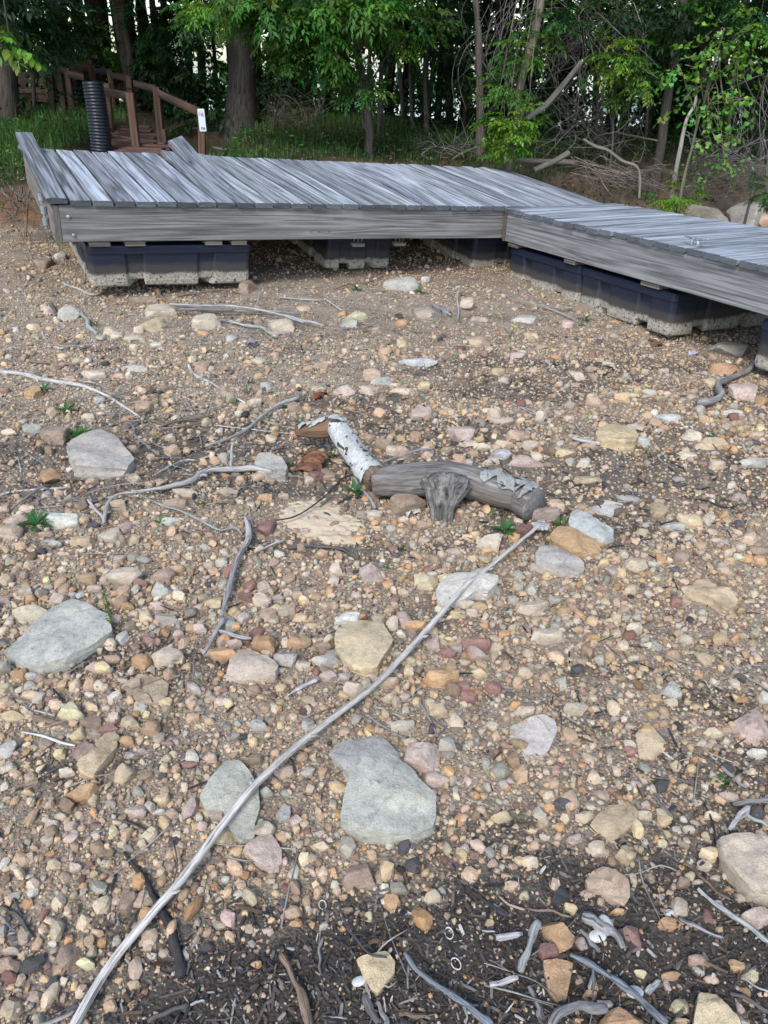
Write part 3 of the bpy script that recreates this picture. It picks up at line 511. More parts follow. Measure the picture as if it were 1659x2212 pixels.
def stone(q, k, named):
    cxp, cyp, ww, hh, cc, stn = q
    _, w_ = G(cxp, cyp); wid = ww*w_/FPX*1.10; hgt = hh*w_/FPX*1.06
    d = RAY(cxp, cyp); L = math.hypot(d[0], d[1]); sn = -d[2]/math.hypot(L, d[2]); cs = L/math.hypot(L, d[2])
    r = RS(k+7)
    Hs = min(wid*.42, hgt*.55/cs if cs > .2 else 9)*r.uniform(.8,1.1); b = max((hgt - Hs*cs*.8)/sn, wid*.45)
    b = min(b, wid*1.5); g0, _ = G(cxp, cyp, Hs*.45)
    V, F = rock_shape(500+k, 4 if ww > 70 else 3, block=r.rand())
    V = V*[wid/2*1.03, b/2*1.03, 1]; V[:,2] = np.where(V[:,2] > 0, V[:,2]*Hs*.8, V[:,2]*Hs*.62)
    col = np.r_[shade_col(PAL[cc], r, .09), .15 if stn else (.6 if r.rand() < .2 else 1)]
    return V, F, col, (g0[0], g0[1], float(gz(g0[0], g0[1]))+Hs*.28), wid, b, Hs
extra = MB()
nind = 0
for k, q in enumerate(specs):
    V, F, col, loc, wid, b, Hs = stone(q, k, True)
    TAKEN.append((loc[0], loc[1], max(wid, b)*.40))
    if nind < 300 - len(BOULD) - 4:
        o = mk('stone', V, F, MAT['stone'], col=col, p0=V*[1,1,1.7]+k*1.7); o.location = loc; crease(o); nind += 1
        tag(o, 'x', 'stone', 'stones lying on the gravel beach')
        ratio = wid/max(b, 1e-6)
        sz = 'big' if q[2] > 75 else ('medium' if q[2] > 48 else 'small')
        shp = 'rust-stained' if q[5] else ('long' if ratio > 1.9 else ('flat' if Hs < wid*.28 else ('blocky' if ratio < 1.1 else 'rounded')))
        ITEMS.append((o, f'{sz} {shp} {CNAME[q[4]]} stone', q[0], q[1]))
    else: extra.add(V+np.array(loc), F, col, V*[1,1,1.7]+k*1.7)
# two boulders at the foot of the far bank and one slab
for (px, py, ww, hh, cc, lab) in ((1523,462,96,56,'b','tan split boulder at the foot of the bank behind the right dock'),(1608,452,84,74,'g','round pale boulder at the foot of the bank, right of the split boulder'),(1655,465,50,56,'t','pinkish boulder at the foot of the bank, at the right edge of the photo')):
    V, F, col, loc, wid, b, Hs = stone((px, py+hh*.15, ww, hh, cc, 0), int(px), True)
    V[:,2] *= 1.0; o = mk('boulder', V, F, MAT['stone'], col=col, p0=V); crease(o); o.location = loc; tag(o, lab, 'rock', 'stones lying on the gravel beach')

# ---------------------------------------------------------------- gravel: pebbles nobody could count, as one mesh
TK = np.array(TAKEN)
def bulk(tmpl, F, pos, size, yaw, tilt, flat, col, out):
    """stamp N distorted pebbles"""
    N = len(pos); T = tmpl[np.random.RandomState(N).randint(0, len(tmpl), N)]
    V = T*size[:,None,:]
    ct, stt = np.cos(tilt)[:,None], np.sin(tilt)[:,None]
    y = V[...,1]*ct - V[...,2]*stt; z = V[...,1]*stt + V[...,2]*ct
    c, s = np.cos(yaw)[:,None], np.sin(yaw)[:,None]; x = V[...,0]
    V = np.stack([x*c - y*s, x*s + y*c, z], -1) + pos[:,None]
    n = T.shape[1]; Fi = (F[None] + (np.arange(N)*n)[:,None,None]).reshape(-1, F.shape[1])
    out.add(V.reshape(-1,3), Fi, np.repeat(col, n, 0), np.zeros((1,3)).repeat(N*n, 0)*0)
def templates(level, cnt, cut=-.35):
    Vs = []; F = ico(level)[1]; D = ico(level)[0]
    keep = (D[F][:,:,2].max(1) > cut); F2 = F[keep]; used = np.unique(F2); rm = -np.ones(len(D), int); rm[used] = np.arange(len(used))
    for k in range(cnt):
        V, _ = rock_shape(9000+k, level); V[:,2] = np.where(V[:,2] > 0, V[:,2], V[:,2]*.8); Vs.append(V[used])
    return np.array(Vs), rm[F2]
T1, F1 = templates(2, 40, -.8); T0, F0 = templates(1, 40, -.7); 
def pebble_cols(n, r):
    keys = ['t','b','g','p','r','o','y','w','d','n']; pr = np.array([.28,.25,.13,.07,.025,.055,.11,.03,.03,.06]); pr /= pr.sum()
    base = np.array([PAL[k] for k in keys])[r.choice(len(keys), n, p=pr)]
    gm = base.mean(1, keepdims=True); base = base*.9 + gm*.1
    return np.clip(base*np.array((1.04,.995,.92))*(1+.20*r.randn(n,1))*(1+.02*r.randn(n,3)), .03, .62)
def scatter(n, y0, y1, dlo, dhi, r, power=2.2, sparse=True, lift=0.):
    y = r.uniform(y0, y1, n); wv = .62*(y*CP+CAMZ*SP)+.25; x = r.uniform(-1, 1, n)*wv
    u = r.rand(n); d = dlo*(1-u*(1-(dlo/dhi)**power))**(-1/power)
    reg = ns(x*.9+1, y*.9, 6)*.5+.5
    d = d*np.clip(.58 + .80*reg + .25*np.exp(-((y-2.0)/.8)**2) - .25*np.clip((y-3.2)/3,0,1) + .3*np.exp(-(((x+2.6)/1.2)**2+((y-6)/.9)**2)), .5, 1.5)
    m = mulch(x, y); keep = r.rand(n) > m*(1.02 if sparse else .45)
    pit = np.exp(-(((x-1.5)/.33)**2 + ((y-1.75)/.26)**2)); keep &= r.rand(n) > pit*.8
    sp = np.exp(-(((x+.33)/.22)**2 + ((y-2.62)/.2)**2)); keep &= r.rand(n) > sp*.8
    xc = np.clip(x,-7,9); yb = 7.35 + .38*(xc+4); keep &= y < yb + .1
    x, y, d = x[keep], y[keep], d[keep]
    bad = np.zeros(len(x), bool)
    for a, b, rr in TAKEN: bad |= (np.abs(x-a) < rr*.85) & (np.hypot(x-a, y-b) < rr*.85)
    return x[~bad], y[~bad], d[~bad]
def thin(x, y, d, k=.78):                    # dart throwing so bigger pebbles do not run through each other
    o = np.argsort(-d); cell = {}; keep = []; S = d.max()
    for i in o:
        ci, cj = int(x[i]//S), int(y[i]//S); ok = True
        for a in (-1,0,1):
            for b in (-1,0,1):
                for j in cell.get((ci+a, cj+b), ()):
                    if (x[i]-x[j])**2 + (y[i]-y[j])**2 < (k*(d[i]+d[j])/2)**2: ok = False; break
                if not ok: break
            if not ok: break
        if ok: cell.setdefault((ci, cj), []).append(i); keep.append(i)
    return x[keep], y[keep], d[keep]
gr = MB(); r = RS(77)
def lay(n, y0, y1, dlo, dhi, T, F, power=2.2, dart=False, sink=.3, sparse=True, seed=0):
    r = RS(seed+1000)
    x, y, d = scatter(n, y0, y1, dlo, dhi, r, power, sparse)
    if dart: x, y, d = thin(x, y, d)
    N = len(x); a = d/2*r.uniform(.85,1.2,N); b = a*r.uniform(.6,.95,N); c = a*r.uniform(.32,.75,N)
    z = gz(x, y) + .006*ns(x*23, y*23) + .004*ns(x*51, y*51, 3) + c*(.30+.55*r.rand(N)-sink*.4)
    bulk(T, F, np.stack([x,y,z],1), np.stack([a,b,c],1), r.rand(N)*6.28, r.randn(N)*.25, 1, pebble_cols(N, r), gr)
    return N
cnt = [lay(6500, .35, 2.9, .018, .046, T1, F1, 2.0, True, .2, seed=1), lay(11000, 2.9, 8.5, .024, .085, T1, F1, 2.6, True, .2, seed=2),
       lay(60000, .35, 2.6, .006, .024, T0, F0, 1.7, True, .3, seed=3), lay(75000, 2.6, 5.2, .009, .026, T0, F0, 1.9, True, .3, seed=4), lay(45000, 5.2, 9.5, .012, .032, T0, F0, 1.9, True, .3, seed=5),
       lay(40000, .35, 2.6, .004, .010, T0, F0, 1.5, False, .3, False, seed=6)]
print('pebbles', cnt)
o = gr.build('gravel', MAT['pebble'], smooth=False); tag(o, 'mixed tan, pink and grey gravel covering the beach', 'gravel', kind='stuff')
if extra.V: tag(extra.build('loose_stones', MAT['stone']), 'smaller loose stones strewn through the gravel', 'stones', kind='stuff')
# ---------------------------------------------------------------- docks
def frame(O, ex, ey):
    ex = Vector(ex).normalized(); ey = Vector(ey); ey = (ey - ex*ey.dot(ex)).normalized(); ez = ex.cross(ey)
    return Matrix(((ex.x, ey.x, ez.x, O[0]), (ex.y, ey.y, ez.y, O[1]), (ex.z, ey.z, ez.z, O[2]), (0,0,0,1)))
def flipF(F): return [f[:, ::-1] for f in F]
def crossboard(parent, x0, y0, z0, L, Wd, T, seed, bend=None, col=(1,1,1), name='deck_board', mat='deck', label=None):
    V, F, P0 = board(L, Wd, T, 18, seed, bend)
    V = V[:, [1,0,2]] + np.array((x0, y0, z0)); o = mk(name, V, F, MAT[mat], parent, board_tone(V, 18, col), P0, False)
    if label: o['label'] = label
    return o
def longboard(parent, x0, y0, z0, L, H, T, seed, name, mat='fascia', col=(1,1,1), seg=40):
    """beam: x along, height H up, thickness T towards +y"""
    V, F, P0 = board(L, H, T, seg, seed); V = np.stack([V[:,0], T-V[:,2], V[:,1]], 1) + np.array((x0, y0, z0))
    return mk(name, V, F, MAT[mat], parent, col, P0, False)
def endboard(parent, x0, y0, z0, L, H, T, seed, name, mat='fascia', col=(1,1,1)):
    """beam: runs along y, height H, thickness T towards +x"""
    V, F, P0 = board(L, H, T, 20, seed); V = np.stack([V[:,2], V[:,0], V[:,1]], 1) + np.array((x0, y0, z0))
    return mk(name, V, F, MAT[mat], parent, col, P0, False)
def floatbox(parent, x0, x1, y0, y1, z0, z1, notch=((.22,.12),(.66,.12)), seed=0):
    W_, D_ = x1-x0, y1-y0; nd = .022
    def side(L):
        pts = [(0.03, 0.0)]
        for f, wv in notch: a = f*L; b = a+wv; pts += [(a-.012,0.),(a,0.008),(a+.006,nd),(b-.006,nd),(b,.008),(b+.012,0.)]
        pts += [(L-.03, 0.0)]; return pts
    out = []
    for (ox, oy, dx, dy, nx_, ny_, L) in ((0,0,1,0,0,1,W_),(W_,0,0,1,-1,0,D_),(W_,D_,-1,0,0,-1,W_),(0,D_,0,-1,1,0,D_)):
        for s, d in side(L): out.append((ox+dx*s+nx_*d, oy+dy*s+ny_*d, d, nx_, ny_))
        out.append((ox+dx*(L-.009)+nx_*.009, oy+dy*(L-.009)+ny_*.009, 0, nx_, ny_))
    out = np.array(out); m = len(out); c = np.array((W_/2, D_/2)); H = z1-z0
    rings = [(-.022,0.0,1),(-.006,0.012,1),(0.0,.04,1),(-.002,H*.45,0),(.002,H*.80,0),(.012,H*.815,0),(.012,H-.012,0),(.004,H,0)]
    V = []; 
    for off, z, bt in rings:
        q = out[:,:2] + (out[:,:2]-c)/np.linalg.norm(out[:,:2]-c,axis=1)[:,None]*off
        zz = z + bt*np.where(out[:,2] > .01, .04, 0.)*(1 if z < .05 else 0) + (.012*ns(q[:,0]*6, q[:,1]*6, seed) if z < .02 else 0)
        if z > H*.81: q = q - out[:,3:5]*out[:,2:3]
        V.append(np.column_stack([q, np.full(m, 0.)+zz]))
    V = np.vstack(V); n = len(rings)
    i, j = np.meshgrid(np.arange(n-1), np.arange(m), indexing='ij'); j2 = (j+1)%m
    F = [np.stack([i*m+j, i*m+j2, (i+1)*m+j2, (i+1)*m+j], -1).reshape(-1,4)]
    V = np.vstack([V, (*c, .03), (*c, H+.004)]); k = np.arange(m); k2 = (k+1)%m; a = n*m
    F.append(np.vstack([np.stack([k2,k,np.full(m,a)],-1), np.stack([(n-1)*m+k,(n-1)*m+k2,np.full(m,a+1)],-1)]))
    o = mk('float', V+np.array((x0,y0,z0)), F, MAT['float'], parent, (1,1,1), V+np.array((seed*3.,seed*2.,0)), smooth=False); return o
def boxobj(name, b, mat, parent, bev=.004, col=(1,1,1)):
    V, F = boxpart(*b, bev); return mk(name, V, F, MAT[mat], parent, col, V, smooth=False)
def bolt(parent, x, y, z, axis='y', R=.014):
    V, F = ico(2); V = V*R*np.array((1,.45,1) if axis == 'y' else (1,1,.45)) + np.array((x,y,z)); return mk('bolt', V, F, MAT['galv'], parent, (1,1,1), V)
DK = []
# dock lying across the beach
MA = frame((-2.18,5.19,.517), (.887,.463,-.082), (-.463,.887,.088)); dA = empty('floating_dock', mat4=MA)
tag(dA, 'stranded grey plank dock with warped boards lying across the head of the beach', 'dock', 'dock sections')
rA = RS(3); bw = .1425; x = -.068
for k in range(35):
    a, b_, c_ = rA.randn()*.004, rA.randn()*.006, rA.rand()
    up = 0.; lat = 0.; lab = None; extraL = rA.randn()*.015
    if k == 0: up = .105; lat = -.008; lab = 'end board curling up clear of the dock'
    if k == 9: up = .13; lat = -.03; extraL = .05; lab = 'board lifting off the dock at its far end'
    if k == 8: up = .045; extraL = -.10
    if k == 10: up = .02
    bulge = {19:.018,20:.045,21:.05,22:.02}.get(k, 0)
    tw = rA.randn()*.006 if k != 9 else .05
    cup = rA.uniform(-.003,.002)
    def bend(u, v, up=up, lat=lat, bulge=bulge, tw=tw, cup=cup, a=a, b_=b_): return up*u**2.2 + bulge*np.sin(math.pi*np.clip(u*1.15-.05,0,1))*(.4+v*.8) + a*np.sin(3*u) + tw*(v-.5)*u + cup*(1-4*(v-.5)**2), lat*u**2 + b_*.7*np.sin(2.5*u)
    t = .62 + .55*rA.rand(); cc = np.array((t, t*(1+.02*rA.randn()), t*(1+.03*rA.randn())))
    if k in (4,5): cc = np.array((1.12,1.13,1.15))
    crossboard(dA, x, -.018 + rA.randn()*.003, .2365+(.012 if k == 0 else 0), 1.845+extraL, bw-.011-rA.rand()*.004, .036, 31+k, bend, cc, label=lab)
    x += bw
LA = 4.90
f = longboard(dA, .0, 0.0, 0, LA, .235, .038, 201, 'side_beam'); longboard(dA, .0, 1.79, 0, LA, .235, .038, 202, 'side_beam')
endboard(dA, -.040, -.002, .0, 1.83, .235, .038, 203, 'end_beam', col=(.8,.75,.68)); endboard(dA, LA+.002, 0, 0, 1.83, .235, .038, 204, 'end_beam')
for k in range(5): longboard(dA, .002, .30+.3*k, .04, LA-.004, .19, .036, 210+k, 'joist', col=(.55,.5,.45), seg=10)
for (bx, bz) in ((.055,.165),(.075,.045)): bolt(dA, bx, -.004, bz)
hg = MB()
for k, (yy, zz) in enumerate(((.42,.175),(.36,.10),(.33,.03))):
    V, F, P0 = tube([(-.062,yy,zz),(-.062,yy,zz+.028),(-.062,yy,zz+.05)], [.021,.021,.021], 14); hg.add(V, F, (1,1,1), P0)
    V, F, P0 = tube([(-.062,yy,zz-.02),(-.062,yy,zz)], [.012,.012], 10); hg.add(V, F, (.5,.5,.5), P0)
hg.build('hinge', MAT['galv'], dA, smooth=False)
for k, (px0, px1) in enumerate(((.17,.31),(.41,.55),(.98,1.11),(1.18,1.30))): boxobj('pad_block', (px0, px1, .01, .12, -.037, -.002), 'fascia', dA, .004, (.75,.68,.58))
floatbox(dA, .155, 1.335, .045, .98, -.332, -.040, seed=1)
floatbox(dA, .155, 1.335, 1.02, 1.78, -.332, -.040, seed=7); floatbox(dA, 1.5, 3.3, 1.28, 1.80, -.332, -.040, seed=8); floatbox(dA, 3.5, 4.7, 1.14, 1.8, -.332, -.040, seed=9)  # rear row of floats, added to block light under the dock
floatbox(dA, 2.10, 2.72, .30, 1.25, -.335, -.040, ((.2,.1),(.6,.1)), seed=2); floatbox(dA, 3.50, 4.70, .16, 1.10, -.335, -.040, seed=3)
for xb in (2.27, 2.66):
    br = boxobj('bracket', (xb-.055, xb+.055, .05, .11, -.075, -.047), 'fascia', dA, .004, (.9,.85,.75))
    pb = MB()
    for dx in (-.035, 0, .035): V, F, P0 = tube([(xb+dx,.08,-.046),(xb+dx,.08,-.001)], .004, 6); pb.add(V, F, (1,1,1), P0)
    q = pb.build('bolt', MAT['galv'], br)
# second section, joined to the right end and running towards the camera
MBm = frame((1.075,6.80,.205), (.42,-.907,.030), (.907,.42,-.030)); dB = empty('floating_dock', mat4=MBm)
tag(dB, 'straight grey plank dock section with a metal cleat, running towards the camera at the right', 'dock', 'dock sections')
rB = RS(8); x = -.03
for k in range(34):
    a = rB.randn()*.003; cup = rB.uniform(-.004,.001)
    def bend(u, v, a=a, cup=cup, k=k): return a*np.sin(4*u+k) + cup*(1-4*(v-.5)**2) + rB.randn()*.0, a*np.sin(3*u)
    t = .72 + .5*rB.rand(); 
    crossboard(dB, x, -.018 + rB.randn()*.006, .2365, 1.245+rB.randn()*.012, bw-.011-rB.rand()*.003, .036, 91+k, bend, (t,t*1.01,t*1.03) if k not in (5,9) else (1.2,1.2,1.22))
    x += bw
longboard(dB, 0, 0, 0, 4.85, .235, .038, 301, 'side_beam', col=(1.02,1.05,1.1)); longboard(dB, 0, 1.18, 0, 4.85, .235, .038, 302, 'side_beam')
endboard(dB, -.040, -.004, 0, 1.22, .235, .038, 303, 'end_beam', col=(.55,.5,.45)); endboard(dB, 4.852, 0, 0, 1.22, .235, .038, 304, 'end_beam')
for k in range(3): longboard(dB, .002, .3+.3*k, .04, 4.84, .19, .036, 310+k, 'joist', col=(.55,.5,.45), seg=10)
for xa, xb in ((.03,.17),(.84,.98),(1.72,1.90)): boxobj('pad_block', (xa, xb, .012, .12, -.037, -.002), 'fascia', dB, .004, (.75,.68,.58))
floatbox(dB, .03, 1.02, .05, 1.08, -.338, -.040, seed=4); floatbox(dB, 1.04, 2.03, .05, 1.08, -.338, -.040, seed=5); floatbox(dB, 2.74, 3.7, .05, 1.08, -.34, -.040, seed=6)
boxobj('post', (2.18, 2.27, 1.08, 1.17, -.40, .0), 'brown', dB, .004, (.3,.3,.3))
cx_, cy_, cz_ = 2.05, .10, .273
m_ = MB()
for s in (-1, 1):
    V, F, P0 = tube(spline([(cx_, cy_, cz_+.040),(cx_+s*.05, cy_, cz_+.042),(cx_+s*.085, cy_, cz_+.046),(cx_+s*.105, cy_, cz_+.056)], 8), np.linspace(.012,.006,8), 10, flat=.8); m_.add(V, F, (1,1,1), P0)
    V, F, P0 = tube([(cx_+s*.03, cy_, cz_),(cx_+s*.026, cy_, cz_+.02),(cx_+s*.022, cy_, cz_+.04)], [.016,.010,.010], 10); m_.add(V, F, (1,1,1), P0)
V, F = boxpart(cx_-.055, cx_+.055, cy_-.02, cy_+.02, cz_+.001, cz_+.007, .002); m_.add(V, F, (1,1,1))
m_.build('cleat', MAT['galv'], dB)
LAND += [('the long plank dock', 600, 560), ('the right dock section', 1400, 690)]

# ---------------------------------------------------------------- sticks and driftwood
DCOL = {'w':(1.08,1.09,1.11),'g':(.66,.66,.68),'d':(.26,.26,.27),'k':(.12,.12,.125),'n':(.55,.42,.32),'t':(.98,.84,.66),'l':(.86,.91,.90),'r':(.7,.42,.36),'u':(.50,.57,.66)}
DNAME = {'w':'bleached white','g':'grey','d':'dark','k':'charred black','n':'brown','t':'tan','l':'lichen-grey','r':'reddish','u':'blue-grey'}
# crop, colour, width(s) in crop px, lift cm, polylines
ST = """A w 26,14 0 -40,190 120,205 260,240 430,265 560,310 680,370 815,462
A w 18,10 0 1040,145 1080,200 1180,255 1280,320 1360,360
A g 13,15 0 655,425 735,485 745,540 800,590 880,650
A l 22,14 2 1660,330 1540,370 1460,430 1370,500 1280,555 1130,600
A t 17,13 0 1300,380 1400,440 1540,480 1650,505
A w 6,4 1 1190,485 1400,510 1640,535
A l 14,12 1 780,865 900,930 980,950 1100,1010 1220,1065 1300,1050 1340,1085
A w 14,16 0 -20,878 100,850 240,835 370,832
A g 11,16 2 60,945 150,880 250,815
A g 6,7 1 255,930 400,890 560,835 760,805 870,860
A u 12,10 0 205,885 215,925 260,970 350,965
A n 15,12 0 145,130 300,145 450,152
A l 7,8 1 845,765 920,720 1000,685 1085,675
A g 9,9 0 120,620 190,670 255,710
A n 7,5 1 70,385 200,412 290,420
A w 9,5 1 1410,1190 1490,1155 1580,1115
A d 7,5 1 880,880 930,810 1020,780
A u 8,5 1 1360,905 1430,870 1495,835
A w 8,6 0 100,670 115,720 120,765
A g 10,8 0 555,155 620,185 650,195
A w 10,7 1 400,490 440,455 520,437
A w 8,5 0 0,575 60,550 95,525
A n 16,20 0 820,450 900,480 1000,490 1130,470
A n 14,10 1 880,495 1000,460 1180,430
A g 10,8 1 1020,340 1050,370 1080,420
A w 8,5 1 440,240 510,250 560,268
B k 8,9 3 0,735 100,715 200,660 300,580 380,500 440,480
B d 18,24 0 70,890 150,875 280,875 370,890 440,940
B g 26,16 0 440,490 470,540 510,590 560,665
B g 13,13 4 600,410 700,375 800,345 880,335
B w 11,6 0 1310,85 1400,130 1495,170
B w 9,9 0 1070,95 1055,150
B w 8,6 0 895,225 905,195 970,180
M u 13,10 0 255,1000 370,1030 450,1090 560,1150 700,1190 820,1215
M g 50,44 2 1125,500 1200,490 1280,440 1310,370 1400,310 1500,250 1560,190
M w 8,6 1 1085,265 1180,275 1270,300
M w 30,34 1 160,760 270,790 385,810
M w 14,9 0 275,790 280,835 280,880
M w 11,8 1 195,655 230,710 280,745
M k 14,11 0 1110,1230 1200,1240 1290,1280 1400,1300
M t 18,12 0 850,175 920,145 985,120
K l 14,12 0 340,250 430,285 510,315 600,295
K l 20,30 0 420,385 470,450 500,495 525,525
K d 24,20 0 285,370 300,400 320,430
K w 11,12 5 940,365 1100,375 1260,380 1400,395 1540,425 1680,470
K g 12,18 2 960,375 1200,400 1450,410 1659,420
K l 14,22 1 1190,455 1240,460 1350,485 1450,500 1530,545
K w 10,8 7 1420,385 1430,340 1445,305 1470,292
K g 14,12 4 990,395 1150,400 1300,400
K n 26,22 0 850,290 900,330 970,360
K n 9,7 0 970,330 1100,310 1230,290 1320,310
K w 5,3 2 260,590 400,600 550,585
K w 5,4 2 235,520 245,550 265,575
K g 22,14 0 370,612 400,600 440,580
L w 10,8 1 20,125 100,130 200,138 270,140
L w 9,6 1 280,135 330,170 370,195
L w 15,12 3 0,215 90,235 180,255 270,275
L w 9,8 4 1005,240 1015,205 1010,140 1015,100 1030,70
L l 9,4 2 1659,245 1560,200 1440,160 1330,140 1210,55
L l 6,4 3 1659,182 1560,182 1450,160
L g 9,7 0 380,300 460,298 540,275
L l 9,9 0 1310,710 1400,745 1495,790
L g 20,24 0 870,165 920,195 975,225
L n 7,5 1 330,80 420,50 500,45 600,8
L w 8,8 0 1520,470 1518,510 1530,540
L w 6,5 1 530,240 590,215 620,210
C w 12,12 0 30,1015 170,1030 330,1075
C w 14,18 1 130,1165 260,1200 450,1255
C n 34,26 0 190,1090 330,1110 420,1140
C g 8,10 1 400,820 470,780 520,750
D w 14,8 0 760,1015 850,1055 1000,1115
D g 11,10 1 700,1055 800,1140 940,1215
D l 12,10 1 1015,945 1040,1020 1090,1110 1135,1205
D d 10,8 1 1080,1075 1150,1130 1210,1165
D d 8,6 1 290,1125 400,1065 520,1015
D w 8,34 1 225,960 300,910 400,860
D w 8,9 2 30,90 120,45 215,15
D n 8,6 1 1340,215 1460,225 1600,240
D w 8,5 1 1255,190 1280,150 1310,110
D l 8,6 1 960,340 1020,270 1040,250
E g 14,12 0 1385,690 1440,780 1560,860 1680,930
E g 10,10 0 1530,770 1680,778
E d 22,22 0 960,1150 1010,1200 1060,1225
E g 20,18 0 1380,1380 1440,1440 1520,1500
E g 12,10 0 540,130 600,145 668,140
E k 12,10 0 1085,245 1120,320 1180,350
E l 10,8 0 660,830 680,780 690,730
E n 6,4 1 320,960 340,1020 380,1060
F k 20,30,44,60,70,50 0 740,485 800,570 870,640 920,720 970,800 1040,930 1080,1060 1090,1220
F d 14,12 0 690,235 780,290 900,350
F d 20,22 0 0,800 110,870 200,980
F u 14,12 1 0,850 50,910 95,945
F d 14,12 0 60,680 90,780 130,870
F g 26,22 1 250,1508 350,1480 450,1435
F d 26,28 1 880,1500 1000,1440 1150,1390
F w 16,14 1 1150,1390 1235,1362
F r 14,12 0 1020,1215 1120,1280 1200,1325
F l 12,10 1 1370,495 1480,525 1585,530
F n 10,10 0 1480,520 1560,580 1659,635
F g 8,9 0 520,370 580,355 635,338
F w 10,8 0 400,520 420,470 435,430
G n 38,60 1 200,1090 250,1200 300,1320 350,1520
G u 22,40 3 920,1080 1000,1170 1120,1270 1300,1390 1450,1520
G d 12,14 2 535,760 560,860 620,970 720,1080 820,1100
G w 16,12 1 445,980 415,1080 430,1205
G g 14,18 0 955,1150 955,1290 945,1370
G d 40,46 0 690,1330 730,1420 770,1508
G g 26,34 0 765,1370 800,1440 835,1520
G k 18,34 0 1330,700 1430,780 1560,855
G w 9,6 0 950,835 1010,850 1075,870
G t 14,16 1 1500,735 1580,790 1659,820
G w 7,5 1 1410,1140 1500,1170 1600,1200
G w 26,28 1 1490,995 1640,965
G w 30,26 1 1440,1285 1620,1220
G w 9,9 1 440,1460 580,1475
G g 9,5 0 450,660 480,610 510,580
G n 16,18 0 470,655 590,665
G n 36,30 0 905,1440 1000,1460 1080,1470
G w 12,10 1 1400,945 1480,950
G d 22,14 0 150,820 200,850 250,860
G g 9,7 0 1100,770 1150,810
H u 30,42 3 480,1085 600,1160 780,1270 900,1370 1050,1500
H l 20,36 2 1240,695 1330,770 1440,850 1560,930 1659,1010
H g 22,20 1 1120,865 1250,930 1380,995
H g 70,40 1 550,860 650,920 740,980 800,1060
H l 44,34 1 265,880 230,980 170,1200
H g 28,28 0 525,940 580,1000 640,1070
H g 50,46 4 350,1520 400,1450 460,1415 560,1410 690,1410
H k 13,15 1 1280,180 1320,280 1345,400 1355,560
H g 16,18 1 915,90 990,150 1080,260
H d 16,14 0 1080,270 1150,300 1220,320
H n 20,18 0 1160,530 1260,620 1340,690 1420,750
H g 30,34 0 220,1290 260,1380 300,1500
H g 22,24 2 1450,180 1550,170 1680,155
H w 26,34 3 1430,320 1540,200
H l 24,20 2 1520,240 1620,290 1680,320
H d 22,26 1 1425,1315 1540,1370 1680,1450
H n 16,14 1 200,805 330,820 470,860
H w 26,22 1 600,1210 580,1300
H l 44,30 0 920,1310 1010,1250
H w 9,5 0 360,640 385,730
H k 12,10 0 1180,690 1240,690 1300,680
H w 12,14 1 1500,1230 1600,1290 1680,1330
H d 26,20 0 820,700 860,760 900,800
H g 18,20 0 0,780 60,830 100,860
H w 40,34 1 20,990 170,965""".split('\n')
def stickmesh(pts, wid, seed, sides=9, rough=.10, crook=.25):
    pts = np.asarray(pts, float); n = max(6, 4*len(pts)); w_ = np.interp(np.linspace(0,1,n), np.linspace(0,1,len(wid)), wid)
    p = spline(pts, n); r = RS(seed); L = np.linalg.norm(p[-1]-p[0])
    u = np.linspace(0, 1, n); e = min(w_.mean()*crook*1.2, L*.03)
    for a in range(3): p[:,a] += e*(np.interp(u, np.linspace(0,1,6), r.randn(6)))*(.5 if a == 2 else 1)
    w_ = w_*(1+.10*np.interp(u, np.linspace(0,1,9), r.randn(9)))
    w_[0] *= .8; w_[-1] *= .7
    return tube(p, w_/2, sides, rough, seed)
def lay_pts(cr, pts, lift, wpx=0):
    out = []; 
    for (x, y) in pts:
        g, w_ = G(*cv(cr, x, y), lift) if cr else G(x, y, lift)
        out.append(g)
    return np.array(out), w_
